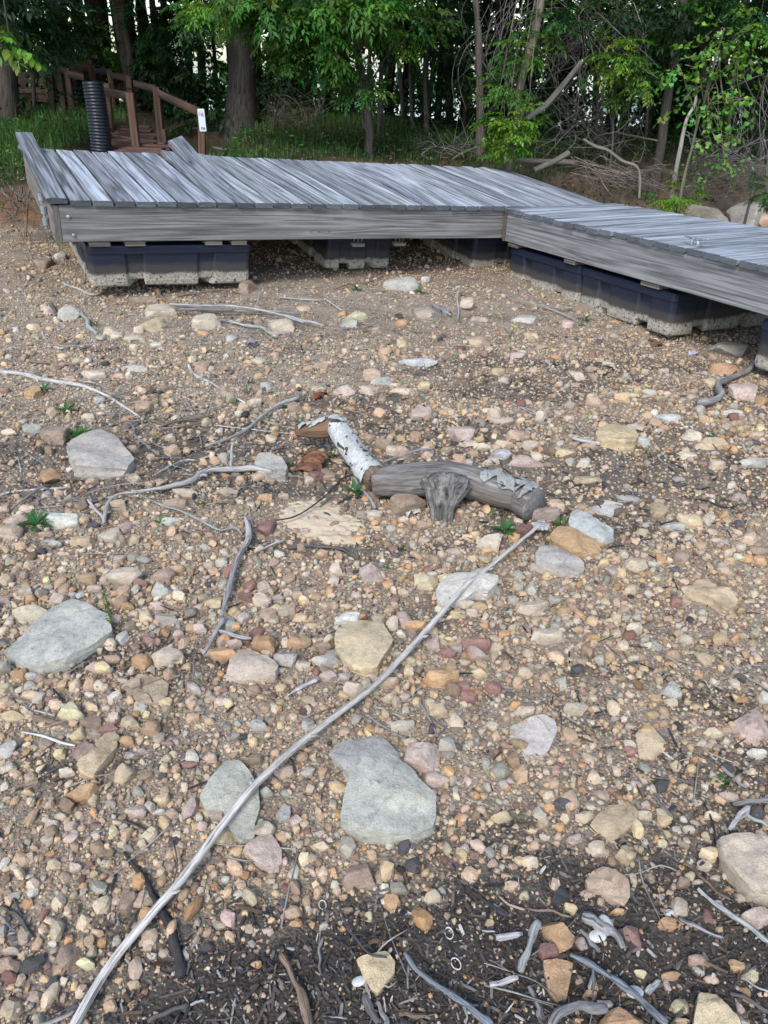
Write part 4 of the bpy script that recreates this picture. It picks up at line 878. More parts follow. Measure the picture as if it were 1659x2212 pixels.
for k, line in enumerate(ST):
    f = line.split(); cr = f[0]; wd = [float(q) for q in f[2].split(',')]; lift = float(f[3])*.01
    pp = [tuple(map(float, q.split(','))) for q in f[4:]]
    px = [cv(cr, *q) for q in pp]; kk = CROP[cr][2]/1.8517
    _, wm = G(*px[len(px)//2]); wid = [q*kk*wm/FPX for q in wd]; rad = sum(wid)/len(wid)/2
    pts = np.array([G(a, b, lift + rad*.7 + .004)[0] for a, b in px])
    Lk = np.linalg.norm(pts[-1]-pts[0]); chunk = rad > .0045 and Lk < .30 and k > 60; big = max(wd) >= 40
    mm = MB(); V, F, P0 = stickmesh(pts, wid, 700+k, 14 if big else (7 if chunk else 9), .45 if chunk or big else .14, .12 if chunk else .25); 
    r = RS(k); cc = np.array(DCOL[f[1]])*(1+.06*r.randn()); mm.add(V, F, cc, P0)
    L = np.linalg.norm(pts[-1]-pts[0])
    if rad < .008 and L > .15 and r.rand() < .55:            # a side twig or a snapped knot
        i = r.randint(1, len(pts)-1) if len(pts) > 2 else 0; d = np.cross(pts[-1]-pts[0], (0,0,1)); d /= np.linalg.norm(d)
        e = pts[i] + d*r.choice([-1,1])*L*r.uniform(.08,.2) + (pts[-1]-pts[0])*.12; e[2] = float(gz(e[0],e[1]))+.01
        V, F, P0 = stickmesh([pts[i], (pts[i]+e)/2+(0,0,.01), e], [rad*1.1, rad*.5], 900+k); mm.add(V, F, cc, P0)
    o = mm.build('driftwood_stick' if rad > .005 else 'twig', MAT['drift'], smooth=big or not chunk)
    tag(o, 'x', 'stick', 'sticks and driftwood scattered on the beach')
    bendy = np.linalg.norm(np.diff(pts, axis=0), axis=1).sum()/L
    sz = ('thick ' if rad > .011 else ('thin ' if rad < .005 else '')) + ('long ' if L > .5 else ('short ' if L < .16 else ''))
    mx = (px[0][0]+px[-1][0])/2, (px[0][1]+px[-1][1])/2
    ITEMS.append((o, f"{sz}{'curved ' if bendy > 1.03 else 'straight '}{DNAME[f[1]]} {'stick' if rad > .005 else 'twig'}", px[len(px)//2][0], px[len(px)//2][1]))
# the long bare pole
pd = [(140,2250),(160,2212),(250,2066),(400,1890),(545,1700),(690,1572),(800,1490),(850,1442),(900,1388),(960,1320),(1010,1265),(1080,1207),(1140,1157),(1168,1132)]
lf = [.03,.03,.03,.04,.05,.045,.04,.04,.045,.05,.05,.045,.045,.05]
pts = np.array([G(a, b, l)[0] for (a, b), l in zip(pd, lf)]); n = 90
V, F, P0 = tube(spline(pts, n) + .0015*np.random.RandomState(4).randn(n,3).cumsum(0)*.3, np.interp(np.linspace(0,1,n), [0,.35,.6,.85,1], [.0090,.0092,.0090,.0074,.0064])*(1+.05*RS(3).randn(n)*0+.05*ns(np.linspace(0,30,n),0,0)), 14, .06, 5)
pole = empty('bare_pole', tuple(pts[6])); iv = -np.array(pts[6])
mk('stem', V+iv, F, MAT['drift'], pole, (1.52,1.47,1.40), P0)
kn = MB(); pq = spline(pts, 200)
for j, (i, sgn) in enumerate(((28,1),(55,-1),(74,1),(96,-1),(121,1),(140,-1),(163,1),(180,-1))):
    tt = pq[i+1]-pq[i]; tt /= np.linalg.norm(tt); sd2 = np.cross(tt, (0,0,1))*sgn; V, F, P0 = tube([pq[i], pq[i]+sd2*.011+tt*.006+(0,0,.003), pq[i]+sd2*.017+tt*.014+(0,0,.005)], [.0065,.0045,.003], 7, .2, j); kn.add(V+iv, F, (1.0,.98,.95), P0)
kn.build('knots', MAT['drift'], pole)
e = pts[-1]; d = (pts[-1]-pts[-2]); d /= np.linalg.norm(d); s_ = np.cross(d, (0,0,1)); q = MB()
for j, (a, b) in enumerate(((-.012,.030),(.004,.038),(.018,.026),(.03,.018))):
    V, F = boxpart(-.026, .022, a-.007, a+.007, -.003, .004, .001); V = V + .002*RS(j).randn(*V.shape)
    V = V[:,:1]*d*b/.03 + V[:,1:2]*s_ + V[:,2:]*np.cross(s_, d) + e - d*.006; q.add(V+iv, F, (1.1,1.15,1.15), V*1.)
q.build('frayed_tip', MAT['drift'], pole, smooth=False)
tag(pole, 'long bleached bare pole running diagonally from the bottom left corner to the fallen limb', 'pole')
for nm, a, b in (('the lower end of the bare pole',300,2010),('the middle of the bare pole',700,1570),('the upper end of the bare pole',1000,1275)): LAND.append((nm, a, b))
# the twisted root and the forked branch
def multi(name, cr, segs, col, lab, cat, lift=0.):
    o = MB(); 
    for k, (wd, pp, lfs) in enumerate(segs):
        px = [cv(cr, *q) for q in pp]; kk = CROP[cr][2]/1.8517; _, wm = G(*px[len(px)//2]); wid = [q*kk*wm/FPX for q in wd]
        pts = np.array([G(a, b, sum(wid)/len(wid)*.4+.004+l)[0] for (a, b), l in zip(px, lfs)])
        V, F, P0 = stickmesh(pts, wid, 1300+k+len(name), 12, .16, .2); o.add(V, F, col, P0)
    return tag(o.build(name, MAT['drift']), lab, cat, 'sticks and driftwood scattered on the beach')
multi('driftwood_root', 'A', [((26,34,30,34,26,18,16,18,20),[(1500,745),(1400,722),(1290,727),(1180,728),(1110,750),(1060,792),(920,830),(750,855),(650,866),(595,910),(575,1025)],[.02]*6+[.015]*5),
  ((22,16),[(1277,725),(1280,650),(1287,578)],[.02,.05,.09]), ((20,16),[(588,1032),(550,975),(485,900)],[.01,.01,.015]), ((16,8),[(1150,760),(1090,770),(1040,800)],[.03,.02,.0])],
  (.92,.91,.90), 'long twisted bleached root with an upright prong, left of the fallen limb', 'root')
multi('forked_branch', 'C', [((22,34,30,30,34,20),[(1478,-125),(1512,-30),(1495,30),(1440,110),(1400,240),(1350,390),(1333,478)],[.02]*7),
  ((34,28,22),[(1345,485),(1290,590),(1225,700)],[.02,.02,.01]), ((20,26),[(1310,552),(1400,590),(1512,608)],[.02,.02,.02])],
  (.95,.95,.97), 'spotted white forked branch lying up the middle of the beach, broken in two', 'branch')
LAND += [('the twisted root', 430, 1060), ('the forked branch', 505, 1260)]

# ---------------------------------------------------------------- the fallen limb
MAT['limbwood'] = m_wood('weathered_limb_wood', (.40,.385,.36), (.21,.19,.17), (.05,.042,.036), sx=8, fine=90, stn=.7, stain=(.15,.095,.065), bs=1.0, rings=12., rgw=.2, st0=.50)
MAT['greylog'] = m_bark('grooved_grey_wood', (.27,.255,.235), (.03,.027,.024), (7,90,90), 1.0, dist=.03)
def b2(x, y): return cv('B', x, y)
def shell_plate(pts, rad, th0, th1, thick, seed, nseg=26, nth=14):
    r = RS(seed); p = spline(pts, nseg); T = np.gradient(p, axis=0); T /= np.linalg.norm(T, axis=1)[:,None]
    N = np.cross(np.tile((0,0,1.),(nseg,1)), T); N /= np.linalg.norm(N,axis=1)[:,None]; B = np.cross(T, N)
    rd = np.interp(np.linspace(0,1,nseg), np.linspace(0,1,len(rad)), rad)
    a0 = th0 + .35*np.interp(np.arange(nseg), np.linspace(0,nseg,11), r.randn(11)); a1 = th1 + .35*np.interp(np.arange(nseg), np.linspace(0,nseg,11), r.randn(11))
    u = np.linspace(0,1,nth); th = a0[:,None]*(1-u)+a1[:,None]*u; curl = .10*(np.abs(u-.5)*2)**4
    sm_ = lambda: np.interp(np.arange(nth), np.linspace(0,nth,6), r.rand(6))*.5+.12*r.rand(nth)
    ends = (sm_(), sm_())
    def surf(k): 
        R = rd[:,None]*(1+curl[None])*(1+.02*r.randn(nseg,nth)) + k
        Pp = p[:,None] + 0.
        sh = (np.linspace(0,1,nseg)[:,None] - .5); L = np.linalg.norm(p[-1]-p[0])
        jag = np.where(sh < 0, ends[0][None]*(-sh*2)**4, -ends[1][None]*(sh*2)**4)*L*.16
        return Pp + T[:,None]*jag[...,None] + R[...,None]*(np.cos(th)[...,None]*N[:,None] + np.sin(th)[...,None]*B[:,None])
    A_ = surf(thick); B_ = A_ - (A_-p[:,None])/np.linalg.norm(A_-p[:,None],axis=-1,keepdims=True)*thick; m = nth
    i, j = np.meshgrid(np.arange(nseg-1), np.arange(nth-1), indexing='ij'); Q = np.stack([i*m+j,i*m+j+1,(i+1)*m+j+1,(i+1)*m+j],-1).reshape(-1,4); o = nseg*m
    drop = r.rand(len(Q)) < .03; Q1 = Q[~drop]
    V = np.vstack([A_.reshape(-1,3), B_.reshape(-1,3)]); F = [Q1, Q1[:,::-1]+o]
    rim = []
    for i_ in range(nseg-1): rim += [(i_*m,(i_+1)*m,(i_+1)*m+o,i_*m+o),(i_*m+m-1,i_*m+m-1+o,(i_+1)*m+m-1+o,(i_+1)*m+m-1)]
    for j_ in range(m-1): rim += [(j_,j_+o,j_+1+o,j_+1),((nseg-1)*m+j_,(nseg-1)*m+j_+1,(nseg-1)*m+j_+1+o,(nseg-1)*m+j_+o)]
    F.append(np.array(rim)); return V, [np.vstack(F)], V*1.
limb = empty('fallen_limb', tuple(G(900, 1040)[0])); LV = np.array(limb.location)
def part(name, V, F, P0, mat, col=(1,1,1), smooth=True): return mk(name, V-LV, F, MAT[mat], limb, col, P0, smooth)
def gp(x, y, dz): return G(*b2(x, y), dz)[0]
tr = [gp(545,520,.075), gp(640,515,.085), gp(760,505,.09), gp(880,500,.09), gp(1000,505,.085), gp(1120,535,.075), gp(1250,580,.07), gp(1340,604,.066)]; tr.append(tr[-1]+np.array((.055,-.060,-.004)))
V, F, P0 = tube(spline(tr, 60), np.interp(np.linspace(0,1,60), [0,.15,.4,.7,.9,1], [.056,.067,.074,.073,.068,.069]), 28, .10, 11); part('trunk', V, F, P0, 'limbwood', (.85,.86,.87))
lb = [gp(325,190,.15), gp(350,225,.15), gp(400,300,.135), gp(455,375,.115), gp(510,450,.10), gp(560,515,.085)]
V, F, P0 = tube(spline(lb, 40), np.interp(np.linspace(0,1,40), [0,.2,1], [.036,.044,.052]), 22, .08, 12); part('upper_limb', V, F, P0, 'limbwood', (.8,.62,.5))
tp = [gp(320,215,.15), gp(270,235,.13), gp(200,240,.10), gp(150,240,.085), gp(122,240,.08)]
V, F, P0 = tube(spline(tp, 26), np.interp(np.linspace(0,1,26), [0,.5,1], [.040,.036,.024]), 20, .10, 13); part('bare_stub', V, F, P0, 'brown', (2.0,1.8,1.5))
V, F, P0 = shell_plate(lb, [.043,.048,.055], -.5, 3.6, .004, 21, 34, 22); part('bark_sheet', V, F, P0, 'palebark')
V, F, P0 = shell_plate([tr[-4],tr[-3],tr[-2],tr[-1]], [.075,.073,.073], .9, 2.1, .004, 22); part('bark_sheet', V, F, P0, 'palebark', (.72,.72,.72))
V, F, P0 = shell_plate([tr[0],tr[1],tr[2]], [.065,.071,.076], -.6, .5, .004, 23); part('bark_sheet', V, F, P0, 'palebark', (.8,.78,.75))
V, F, P0 = shell_plate([tp[0],tp[2],tp[4]], [.046,.042,.034], 1.1, 2.0, .004, 24); part('bark_sheet', V, F, P0, 'palebark')
b = gp(925,765,-.03); t_ = b + np.array((.02,.075,.185)); fp = spline([b, b+(.0,.008,.055), b+(.002,.02,.10), b+(.012,.045,.145), t_], 26)
V, F, P0 = tube(fp, np.interp(np.linspace(0,1,26), [0,.35,.62,.85,1], [.034,.034,.055,.078,.060]), 56, .10, 14)
th = np.arange(56)*2*math.pi/56; fl = .92 + .30*np.abs(np.sin(th*4.5+.6))**.6 - .10*np.abs(np.sin(th*10.5)) + .08*np.sin(th*3)
ctr = np.repeat(fp, 56, 0); V[:-2] = ctr + (V[:-2]-ctr)*np.tile(fl, 26)[:,None]*np.array((1.2,.55,1)); part('root_stump', V, F, P0*[1,.6,.6], 'greylog', (1,1,1))
e = tr[-1]; d = np.array(tr[-1])-np.array(tr[-2]); d /= np.linalg.norm(d)
V, F, P0 = tube([e+d*.0, e+d*.006], [.070,.067], 28, .05, 15); part('sawn_end', V, F, P0*[1,2,2], 'drift', (.55,.54,.53))
tag(limb, 'crooked fallen limb with peeling pale bark and a sawn end, centre of the beach', 'fallen limb'); LAND.append(('the fallen limb', 900, 1020)); LAND.append(('the sawn end of the fallen limb', 1145, 1075))
q = MB(); g = gp(205,415,.03); V, F, P0 = shell_plate([g+(-.03,-.06,-.01), g+(0,0,.01), g+(.02,.07,.02)], [.055,.06], .6, 2.5, .004, 30); V[:,2] -= .045
tag(mk('bark_piece', V, F, MAT['brown'], None, (2.2,1.7,1.3), P0), 'curled red-brown bark piece lying under the left end of the fallen limb', 'bark')
g = gp(750,690,.0); V, F, P0 = shell_plate([g+(-.04,0,0), g+(0,0,0), g+(.045,0,0)], [.03,.03], .7, 2.4, .003, 31); V[:,2] -= .018
tag(mk('bark_piece', V, F, MAT['palebark'], None, (1,1,1), P0), 'pale bark flake on the gravel left of the root stump', 'bark')

# ---------------------------------------------------------------- pale sand, weeds, shells
sx_, sy_ = G(685, 1122)[0][:2]
xs, ys = np.meshgrid(np.linspace(-.22,.24,90), np.linspace(-.17,.19,70)); rr = np.sqrt((xs/.155)**2+(ys/.12)**2) + .38*ns(xs*11, ys*11, 2) + .25*ns(xs*40, ys*40, 3)
Z = gz(sx_+xs+ys*-.25, sy_+ys)+.003 + .014*sst(1.25-rr) + .004*ns(xs*22, ys*22); Z = np.where(rr > 1.02, Z-.05, Z)
m = 90; i, j = np.meshgrid(np.arange(69), np.arange(89), indexing='ij')
keepq = (rr[:-1,:-1] < 1.15).ravel()
MAT['sand'] = m_flat('pale_sand', (.52,.42,.29), .95, 0, .12, 90, .1)
tag(mk('sand_patch', np.stack([sx_+xs+ys*-.25, sy_+ys, Z],-1), np.stack([i*m+j,i*m+j+1,(i+1)*m+j+1,(i+1)*m+j],-1).reshape(-1,4)[keepq], MAT['sand']), 'pale yellow sand spilled beside the fallen limb', 'sand', kind='stuff')
LAND.append(('the pale sand patch', 690, 1115))
def leaf_strip(base, dirv, up, L, W_, droop, nseg=5):
    """one lance-shaped leaf folded along its midrib"""
    dirv = dirv/np.linalg.norm(dirv); side = np.cross(dirv, up); side /= np.linalg.norm(side)+1e-9
    u = np.linspace(0,1,nseg+1); c = base + dirv*L*u[:,None] + np.array((0,0,-1.))*droop*L*(u**2)[:,None]
    wv = W_*np.sin(math.pi*np.clip(u*.93+.05,0,1))**.8; wv[-1] = 0
    V = np.stack([c - side*wv[:,None]/2 + up*wv[:,None]*.12, c, c + side*wv[:,None]/2 + up*wv[:,None]*.12], 1).reshape(-1,3)
    F = []; 
    for k in range(nseg):
        for s in (0,1): F.append((k*3+s, k*3+s+1, k*3+3+s+1, k*3+3+s))
    return V, np.array(F)
def weed(px, py, size, nl, seed, col=(.06,.17,.03), tall=0, wr=.26):
    r = RS(seed); b = G(px, py)[0]; lf, stm = MB(), MB(); top = b + np.array((r.randn()*.01, 0, size*.25+tall))
    V, F, P0 = tube(spline([b-(0,0,.01), (b+top)/2+r.randn(3)*.004, top], 6), .0016+size*.008, 6); stm.add(V-b, F, (.10,.20,.05), P0)
    for k in range(nl):
        a = k*2.4 + r.rand()*.5; t = (.25+.75*k/nl) if tall else (.4+.6*k/nl); el = .25+.9*(k/nl)
        dv = np.array((math.cos(a)*math.cos(el), math.sin(a)*math.cos(el), math.sin(el)))
        bb = b*(1-t)+top*t; up = np.cross(np.cross(dv, (0,0,1)), dv); up /= np.linalg.norm(up)+1e-9
        V, F = leaf_strip(bb, dv, up, size*r.uniform(.75,1.1)*(1 if not tall else .55), size*wr*(1 if not tall else .5), .25)
        lf.add(V-b, F, np.array(col)*r.uniform(.7,1.35)*(1,1,r.uniform(.7,1.4)))
    e = empty('weed', tuple(b)); lf.build('leaves', MAT['leaf'], e); stm.build('stem', MAT['leaf'], e)
    tag(e, 'x', 'weed', 'green weeds sprouting from the gravel'); return e
WD = [(148,890,.10,9),(168,950,.12,12),(20+55,1138,.11,10),(235+7,1365,.05,26,1),(100,840,.07,7),(540,850,.10,8,2),(560-15,825,.05,6),(376,1085,.06,3),(438,1090,.045,6),(265,1000+85,.05,6),(350,1130,.05,7),
 (655,915,.07,5),(700,985,.06,5),(720,982,.05,5),(768,1065,.09,7),(627,1003,.05,5),(1085,1150,.10,7),(1060,1120,.05,5,1),(1028,1170,.07,6,2),(868,1188,.05,3),(952,1193,.05,3),(1222,1138,.07,5),(1205,1133,.06,5),
 (1548,1690,.045,8),(1107,1608,.018,4),(1265,690,.09,6),(1205+50,700,.06,4),(205,700,.06,6),(440,735,.05,4),(770,610+15,.09,8),(905,630,.09,7),(1390,965+15,.06,9,2),(1585,748+10,.07,5),(1540,740,.06,5),(905+15,632,.05,5),(350,875,.09,8,2),(625,880,.05,5),(505,870,.05,5),(835,1225,.035,4),(1640,640+20,.05,4),(690,765-20,.04,5),(1230,668,.05,4)]
for k, q in enumerate(WD):
    kind = q[4] if len(q) > 4 else 0; q = (q[0], q[1], q[2]*.78, *q[3:])
    o = weed(q[0], q[1]+4, q[2], q[3], 1500+k, tall=(.16 if k == 3 else .05) if kind == 1 else 0, wr=.08 if kind == 2 else .26, col=(.045,.10,.035) if kind == 2 else ((.055,.15,.04) if k % 3 else (.075,.15,.03)))
    ITEMS.append((o, ('tall thin-leaved weed sprig' if kind == 1 else ('grassy weed tuft' if kind == 2 else ('broad-leaved weed' if q[2] > .08 else 'tiny green weed'))), q[0], q[1]))
# yellow flower
b = G(1100, 775)[0]; e = empty('yellow_flower', tuple(b)); V, F, P0 = tube(spline([(0,0,-.01),(.004,0,.08),(-.004,0,.14),(.01,0,.20)], 12), .0022, 6); mk('stem', V, F, MAT['leaf'], e, (.10,.18,.05), P0)
hd = MB()
for k in range(4):
    c = np.array((.01+.012*math.cos(k*1.7), .008*math.sin(k*2), .20+.008*k))
    for j in range(5): V, F = leaf_strip(c, np.array((math.cos(j*1.26+k), math.sin(j*1.26+k), .5)), np.array((0,0,1.)), .011, .008, 0, 3); hd.add(V, F, (.8,.62,.03))
hd.build('petals', MAT['leaf'], e); tag(e, 'thin wildflower with a small yellow head standing in the gravel', 'flower')
# shells and husks
def shellobj(px, py, size, ang, col, lab, ring=False):
    size *= .42 if ring else .8
    g = G(px, py, size*.25)[0]
    if ring:
        t = np.linspace(0, 2*math.pi, 22)[:-1]; p = np.stack([np.cos(t)*size*.5, np.sin(t)*size*.72, 0*t], 1); c, s = math.cos(ang), math.sin(ang)
        p = np.stack([p[:,0]*c-p[:,1]*s, p[:,0]*s+p[:,1]*c, .1*p[:,0]], 1); p = np.vstack([p, p[:1]])
        V, F, P0 = tube(p, size*.07, 8, .3, 3, cap=False, flat=2.2)
    else:
        V, F = ico(3); V = V*np.array((.5,.34,.20))*size; V[:,2] *= 1+.06*np.sin(np.hypot(V[:,0]+size*.45, V[:,1])*90/size*.3); c, s = math.cos(ang), math.sin(ang)
        V = np.stack([V[:,0]*c-V[:,1]*s, V[:,0]*s+V[:,1]*c, V[:,2]], 1); P0 = V
    o = mk('shell', V, F, MAT['shell'], None, (1,1,1), P0); o.location = tuple(g); tag(o, lab, 'shell', 'shells and nut husks in the litter'); return o
for a in ((1309,1995,.052,1.9,0,'bleached oval nutshell beside the charred driftwood, low right'),(1291,2022,.05,.2,0,'pale empty mussel shell below the oval nutshell'),(970,2016,.04,.2,0,'white ring-shaped husk opening in the dark litter beside the blue-grey stick',1),
          (697,1955,.035,.4,0,'grey ring-shaped husk above the mustard wedge-shaped stone',1),(1371,2143,.045,.0,0,'round grey shell near the bottom edge, right of the blue-grey stick'),(985,1992+90,.04,.6,0,'cracked white husk low in the dark litter',1),
          (830,1947,.026,.3,0,'small grey nut resting beside the orange pointed stone'),(1445,1972,.03,.3,0,'dark round nut right of the orange block, low right'),(775,2120,.036,.3,0,'brown round nut near the bottom edge below the mustard wedge')):
    shellobj(a[0], a[1], a[2], a[3], 0, a[5], len(a) > 6)
# dark litter of bark chips and broken twigs
def chips(n, y0, y1, seed, fn, l0=.006, l1=.035, wr=(.08,.38)):
    r = RS(seed); y = r.uniform(y0, y1, n); wv = .60*(y*CP+CAMZ*SP)+.15; x = r.uniform(-1, 1, n)*wv
    k = r.rand(n) < fn(x, y); x, y = x[k], y[k]; n = len(x)
    bV, bF = boxpart(-.5,.5,-.5,.5,-.5,.5,.18)
    L = l0*(l1/l0)**r.rand(n)**1.4; W_ = L*r.uniform(wr[0], wr[1], n); T = np.minimum(W_*.5, .003)*r.uniform(.5,1.2,n)
    V = bV[None]*np.stack([L,W_,T],1)[:,None]; V[...,2] += .25*np.stack([L],1)*(V[...,0]/L[:,None])**2*r.uniform(-1,1,(n,1))*.6; yaw = r.rand(n)*6.28; ti = r.randn(n)*.28; c, s = np.cos(ti)[:,None], np.sin(ti)[:,None]
    V = np.stack([V[...,0]*c-V[...,2]*s, V[...,1], V[...,0]*s+V[...,2]*c], -1); c, s = np.cos(yaw)[:,None], np.sin(yaw)[:,None]
    V = np.stack([V[...,0]*c-V[...,1]*s, V[...,0]*s+V[...,1]*c, V[...,2]], -1)
    z = gz(x, y)+.006*ns(x*23,y*23)+.004*ns(x*51,y*51,3)+np.abs(np.sin(ti))*L*.35+.002+.006*r.rand(n); V += np.stack([x,y,z],1)[:,None]
    base = np.array([(.045,.042,.04),(.085,.075,.065),(.17,.155,.14),(.36,.34,.31),(.11,.075,.05)])[r.choice(5, n, p=[.38,.28,.11,.05,.18])]; base = base*(1+.2*r.randn(n,1))
    return V, bF, np.clip(base,.01,.6), n
lt = MB()
for args in ((42000,.35,1.7,41,lambda x,y: mulch(x,y)**1.3,.004,.024),(6500,.35,2.6,42,lambda x,y: .12+.7*mulch(x,y),.01,.06,(.05,.14)),(9000,2.4,4.4,43,lambda x,y: mulch(x,y),.012,.07,(.06,.2)),(9000,1.6,7.5,44,lambda x,y: .12+.5*mulch(x,y),.015,.07,(.04,.12)),(5000,1.5,6,45,lambda x,y:.35+0*x,.008,.02)):
    V, bF, col, n = chips(*args); nv = V.shape[1]; off = (np.arange(n)*nv)[:,None,None]
    lt.add(V.reshape(-1,3), [(f[None]+off).reshape(-1, f.shape[1]) for f in bF], np.repeat(col, nv, 0), np.zeros((n*nv,3)))
tag(lt.build('plant_litter', MAT['pebble'], smooth=False), 'dark litter of bark chips and broken twigs in the gravel', 'litter', kind='stuff')
tw = MB(); r = RS(58); cnt_ = 0
while cnt_ < 1000:
    if r.rand() < .5: x, y = -1.15+.85*r.randn()*.8, 3.1+.55*r.randn()
    elif r.rand() < .35: x, y = -.75+.45*r.randn(), 4.75+.16*r.randn()
    elif r.rand() < .5: x, y = r.uniform(-2.2,2.4), r.uniform(4.2,6.2)
    else: x, y = r.uniform(-.9,1.3), r.uniform(.4,1.7)
    if y < .35: continue
    cnt_ += 1; L = r.uniform(.04,.20); a = r.rand()*6.28; p = []
    for u in np.linspace(-.5,.5,4): xx, yy = x+L*u*math.cos(a)+.006*r.randn(), y+L*u*math.sin(a)+.006*r.randn(); p.append((xx, yy, float(gz(xx,yy))+.012+.006*r.rand()))
    V, F, P0 = tube(spline(p, 8), np.linspace(1,.5,8)*r.uniform(.0010,.0026), 4); tw.add(V, F, np.array((1,.96,.9))*r.uniform(.25,1.1), P0)
tag(tw.build('fine_twigs', MAT['drift']), 'fine pale and dark twigs strewn over the gravel', 'twigs', kind='stuff')
# a few dead leaves
rl = RS(66)
for k, (px, py, s, c, lab) in enumerate(((680,860,.10,(.20,.07,.03),'curled rust-brown dead leaf behind the left end of the fallen limb'),(1510,762,.10,(.42,.42,.48),'pale lilac dead leaf on the gravel near the right dock float'),(500,805,.07,(.16,.14,.13),'grey-brown crumpled leaf beside the bundle of sticks'),
   (1430,740,.14,(.16,.09,.06),'crumpled brown leaf under the corner of the right dock float'),(520,742,.12,(.30,.24,.23),'pinkish brown crumpled leaf in the bundle of sticks by the dock'),(1225,1920,.05,(.05,.05,.055),'black dead leaf under the buff hexagonal stone'),(1320,2020,.06,(.07,.06,.055),'dark curled leaf beside the oval nutshell'),(860,680,.09,(.10,.06,.04),'dark brown leaf by the pale rock in front of the dock'))):
    g = G(px, py, .012)[0]; a = rl.rand()*6.28; V, F = leaf_strip(np.zeros(3), np.array((math.cos(a), math.sin(a), .25)), np.array((0,0,1.)), s, s*.6, .35, 7)
    V = V + .12*s*rl.randn(*V.shape)*.6; o = mk('dead_leaf', V, F, MAT['pebble'], None, c); o.location = tuple(g); tag(o, lab, 'leaf', 'dead leaves on the beach')
# ---------------------------------------------------------------- walkway, platform, pipe, sign
def beam(p, q, wd, ht, seed=0, roll=None):
    """squared timber from p to q"""
    p, q = np.array(p, float), np.array(q, float); L = np.linalg.norm(q-p); ex = (q-p)/L
    up = np.array((0,0,1.)) if abs(ex[2]) < .8 else np.array((0,-1.,0)); ey = np.cross(up, ex); ey /= np.linalg.norm(ey); ez = np.cross(ex, ey)
    V, F, P0 = board(L, wd, ht, 8, seed); V[:,1] -= wd/2; V[:,2] -= ht/2
    V[:,0] = np.clip(V[:,0], -.02, L+.02); return p + V[:,:1]*ex + V[:,1:2]*ey + V[:,2:]*ez, F, P0
ww = empty('wooden_walkway', (-2.6, 9, .6)); wv = np.array(ww.location)
def wpart(root, name, p, q, wd, ht, seed, mat='brown', col=(1,1,1)):
    V, F, P0 = beam(p, q, wd, ht, seed); return mk(name, V-np.array(root.location), F, MAT[mat], root, col, P0)
rw = RS(12)
L0, L1 = np.array(P(266,338,8.15)), np.array(P(238,243,12.)); R0, R1 = np.array(P(388,352,8.1)), np.array(P(286,250,12.))
for k in range(27):
    t = k/26; a = L0*(1-t)+L1*t; b = R0*(1-t)+R1*t
    if k < 7: b = b + (.06*rw.randn(), -.10+.05*k*.5, .03+.02*rw.rand()); a = a + (.04*rw.randn(), .02, 0)
    tn = .95+.7*rw.rand(); e = .05+.05*rw.randn()
    wpart(ww, 'tread', a+(-e,0,.012*rw.randn()), b+(e,0,.012*rw.randn()), .125, .032, 400+k, col=(tn*1.15,tn,tn))
for k, (a, b) in enumerate(((L0, L1), (R0, R1))): wpart(ww, 'stringer', np.array(a)-(0,0,.09), np.array(b)-(0,0,.09), .04, .13, 430+k, col=(.6,.6,.6))
for k in range(6):
    t = k/26; a = L0*(1-t)+L1*t; wpart(ww, 'strut', a+(-.02,0,-.02), a+(.05,-.05,-.20), .05, .04, 440+k, col=(.6,.55,.5))
PO = [(230,180,242,312,9.8,1.3),(280,200,300,347,8.5,1.25),(279,164,284,220,11.5,.8),(238,151,249,243,12,.9),(337,187,350,306,9.6,.95),(203,141,207,180,13,.6),(144,147,167,292,11,.8),(127,151,148,292,11.5,.6),(108,147,119,268,12,.45),(118,190,127,265,12.4,.4)]
for k, (a, b, c, d, w_, cc) in enumerate(PO): wpart(ww, 'post', P(a,b,w_), PY(c,d+12,P(a,b,w_)[1]-.02), .085, .085, 450+k, col=(cc*1.05,cc,cc*.95))
wpart(ww, 'post', P(349,281,9.3), PY(352,306,P(349,281,9.3)[1]), .12, .10, 471)
RL_ = [(121,147,148,155,11.6,11.1,.5),(148,160,182,167,11,11,.7),(207,153,238,155,13,12,.6),(242,163,279,170,12,11.5,.7),(290,180,335,193,11.2,9.6,.85),(222,196,277,208,9.8,8.6,1.05),(343,202,431,243,9.5,8.25,1.1),(105,150,124,152,12.2,11.6,.4),(118,226,140,245,12.4,11.8,.5)]
for k, (a, b, c, d, w0, w1, cc) in enumerate(RL_):
    p_, q_ = np.array(P(a,b,w0)), np.array(P(c,d,w1)); wpart(ww, 'handrail', p_, q_, .038, .085, 480+k, col=(cc*.9,cc*.9,cc*.9))
tag(ww, 'rickety brown timber walkway with rails climbing the bank behind the dock', 'walkway')
pf = empty('wooden_platform', tuple(P(60,250,12.8)))
for k, (a, b, c, d, w0, w1, wd, ht) in enumerate(((0,161,104,163,12.8,12.3,.04,.09),(0,174,102,175,12.8,12.3,.04,.07),(-10,198,107,201,12.7,12.2,.05,.15),(57,207,107,211,12.5,12.2,.05,.14),(154,136,201,139,13.5,13.5,.04,.09),(246,178,268,176,13.2,13.4,.04,.08),(162,144,200,147,13.4,13.4,.04,.12))):
    wpart(pf, 'rail' if k not in (2,3) else 'deck_edge', P(a,b,w0), P(c,d,w1), wd, ht, 500+k, col=(1.1,1.0,.95))
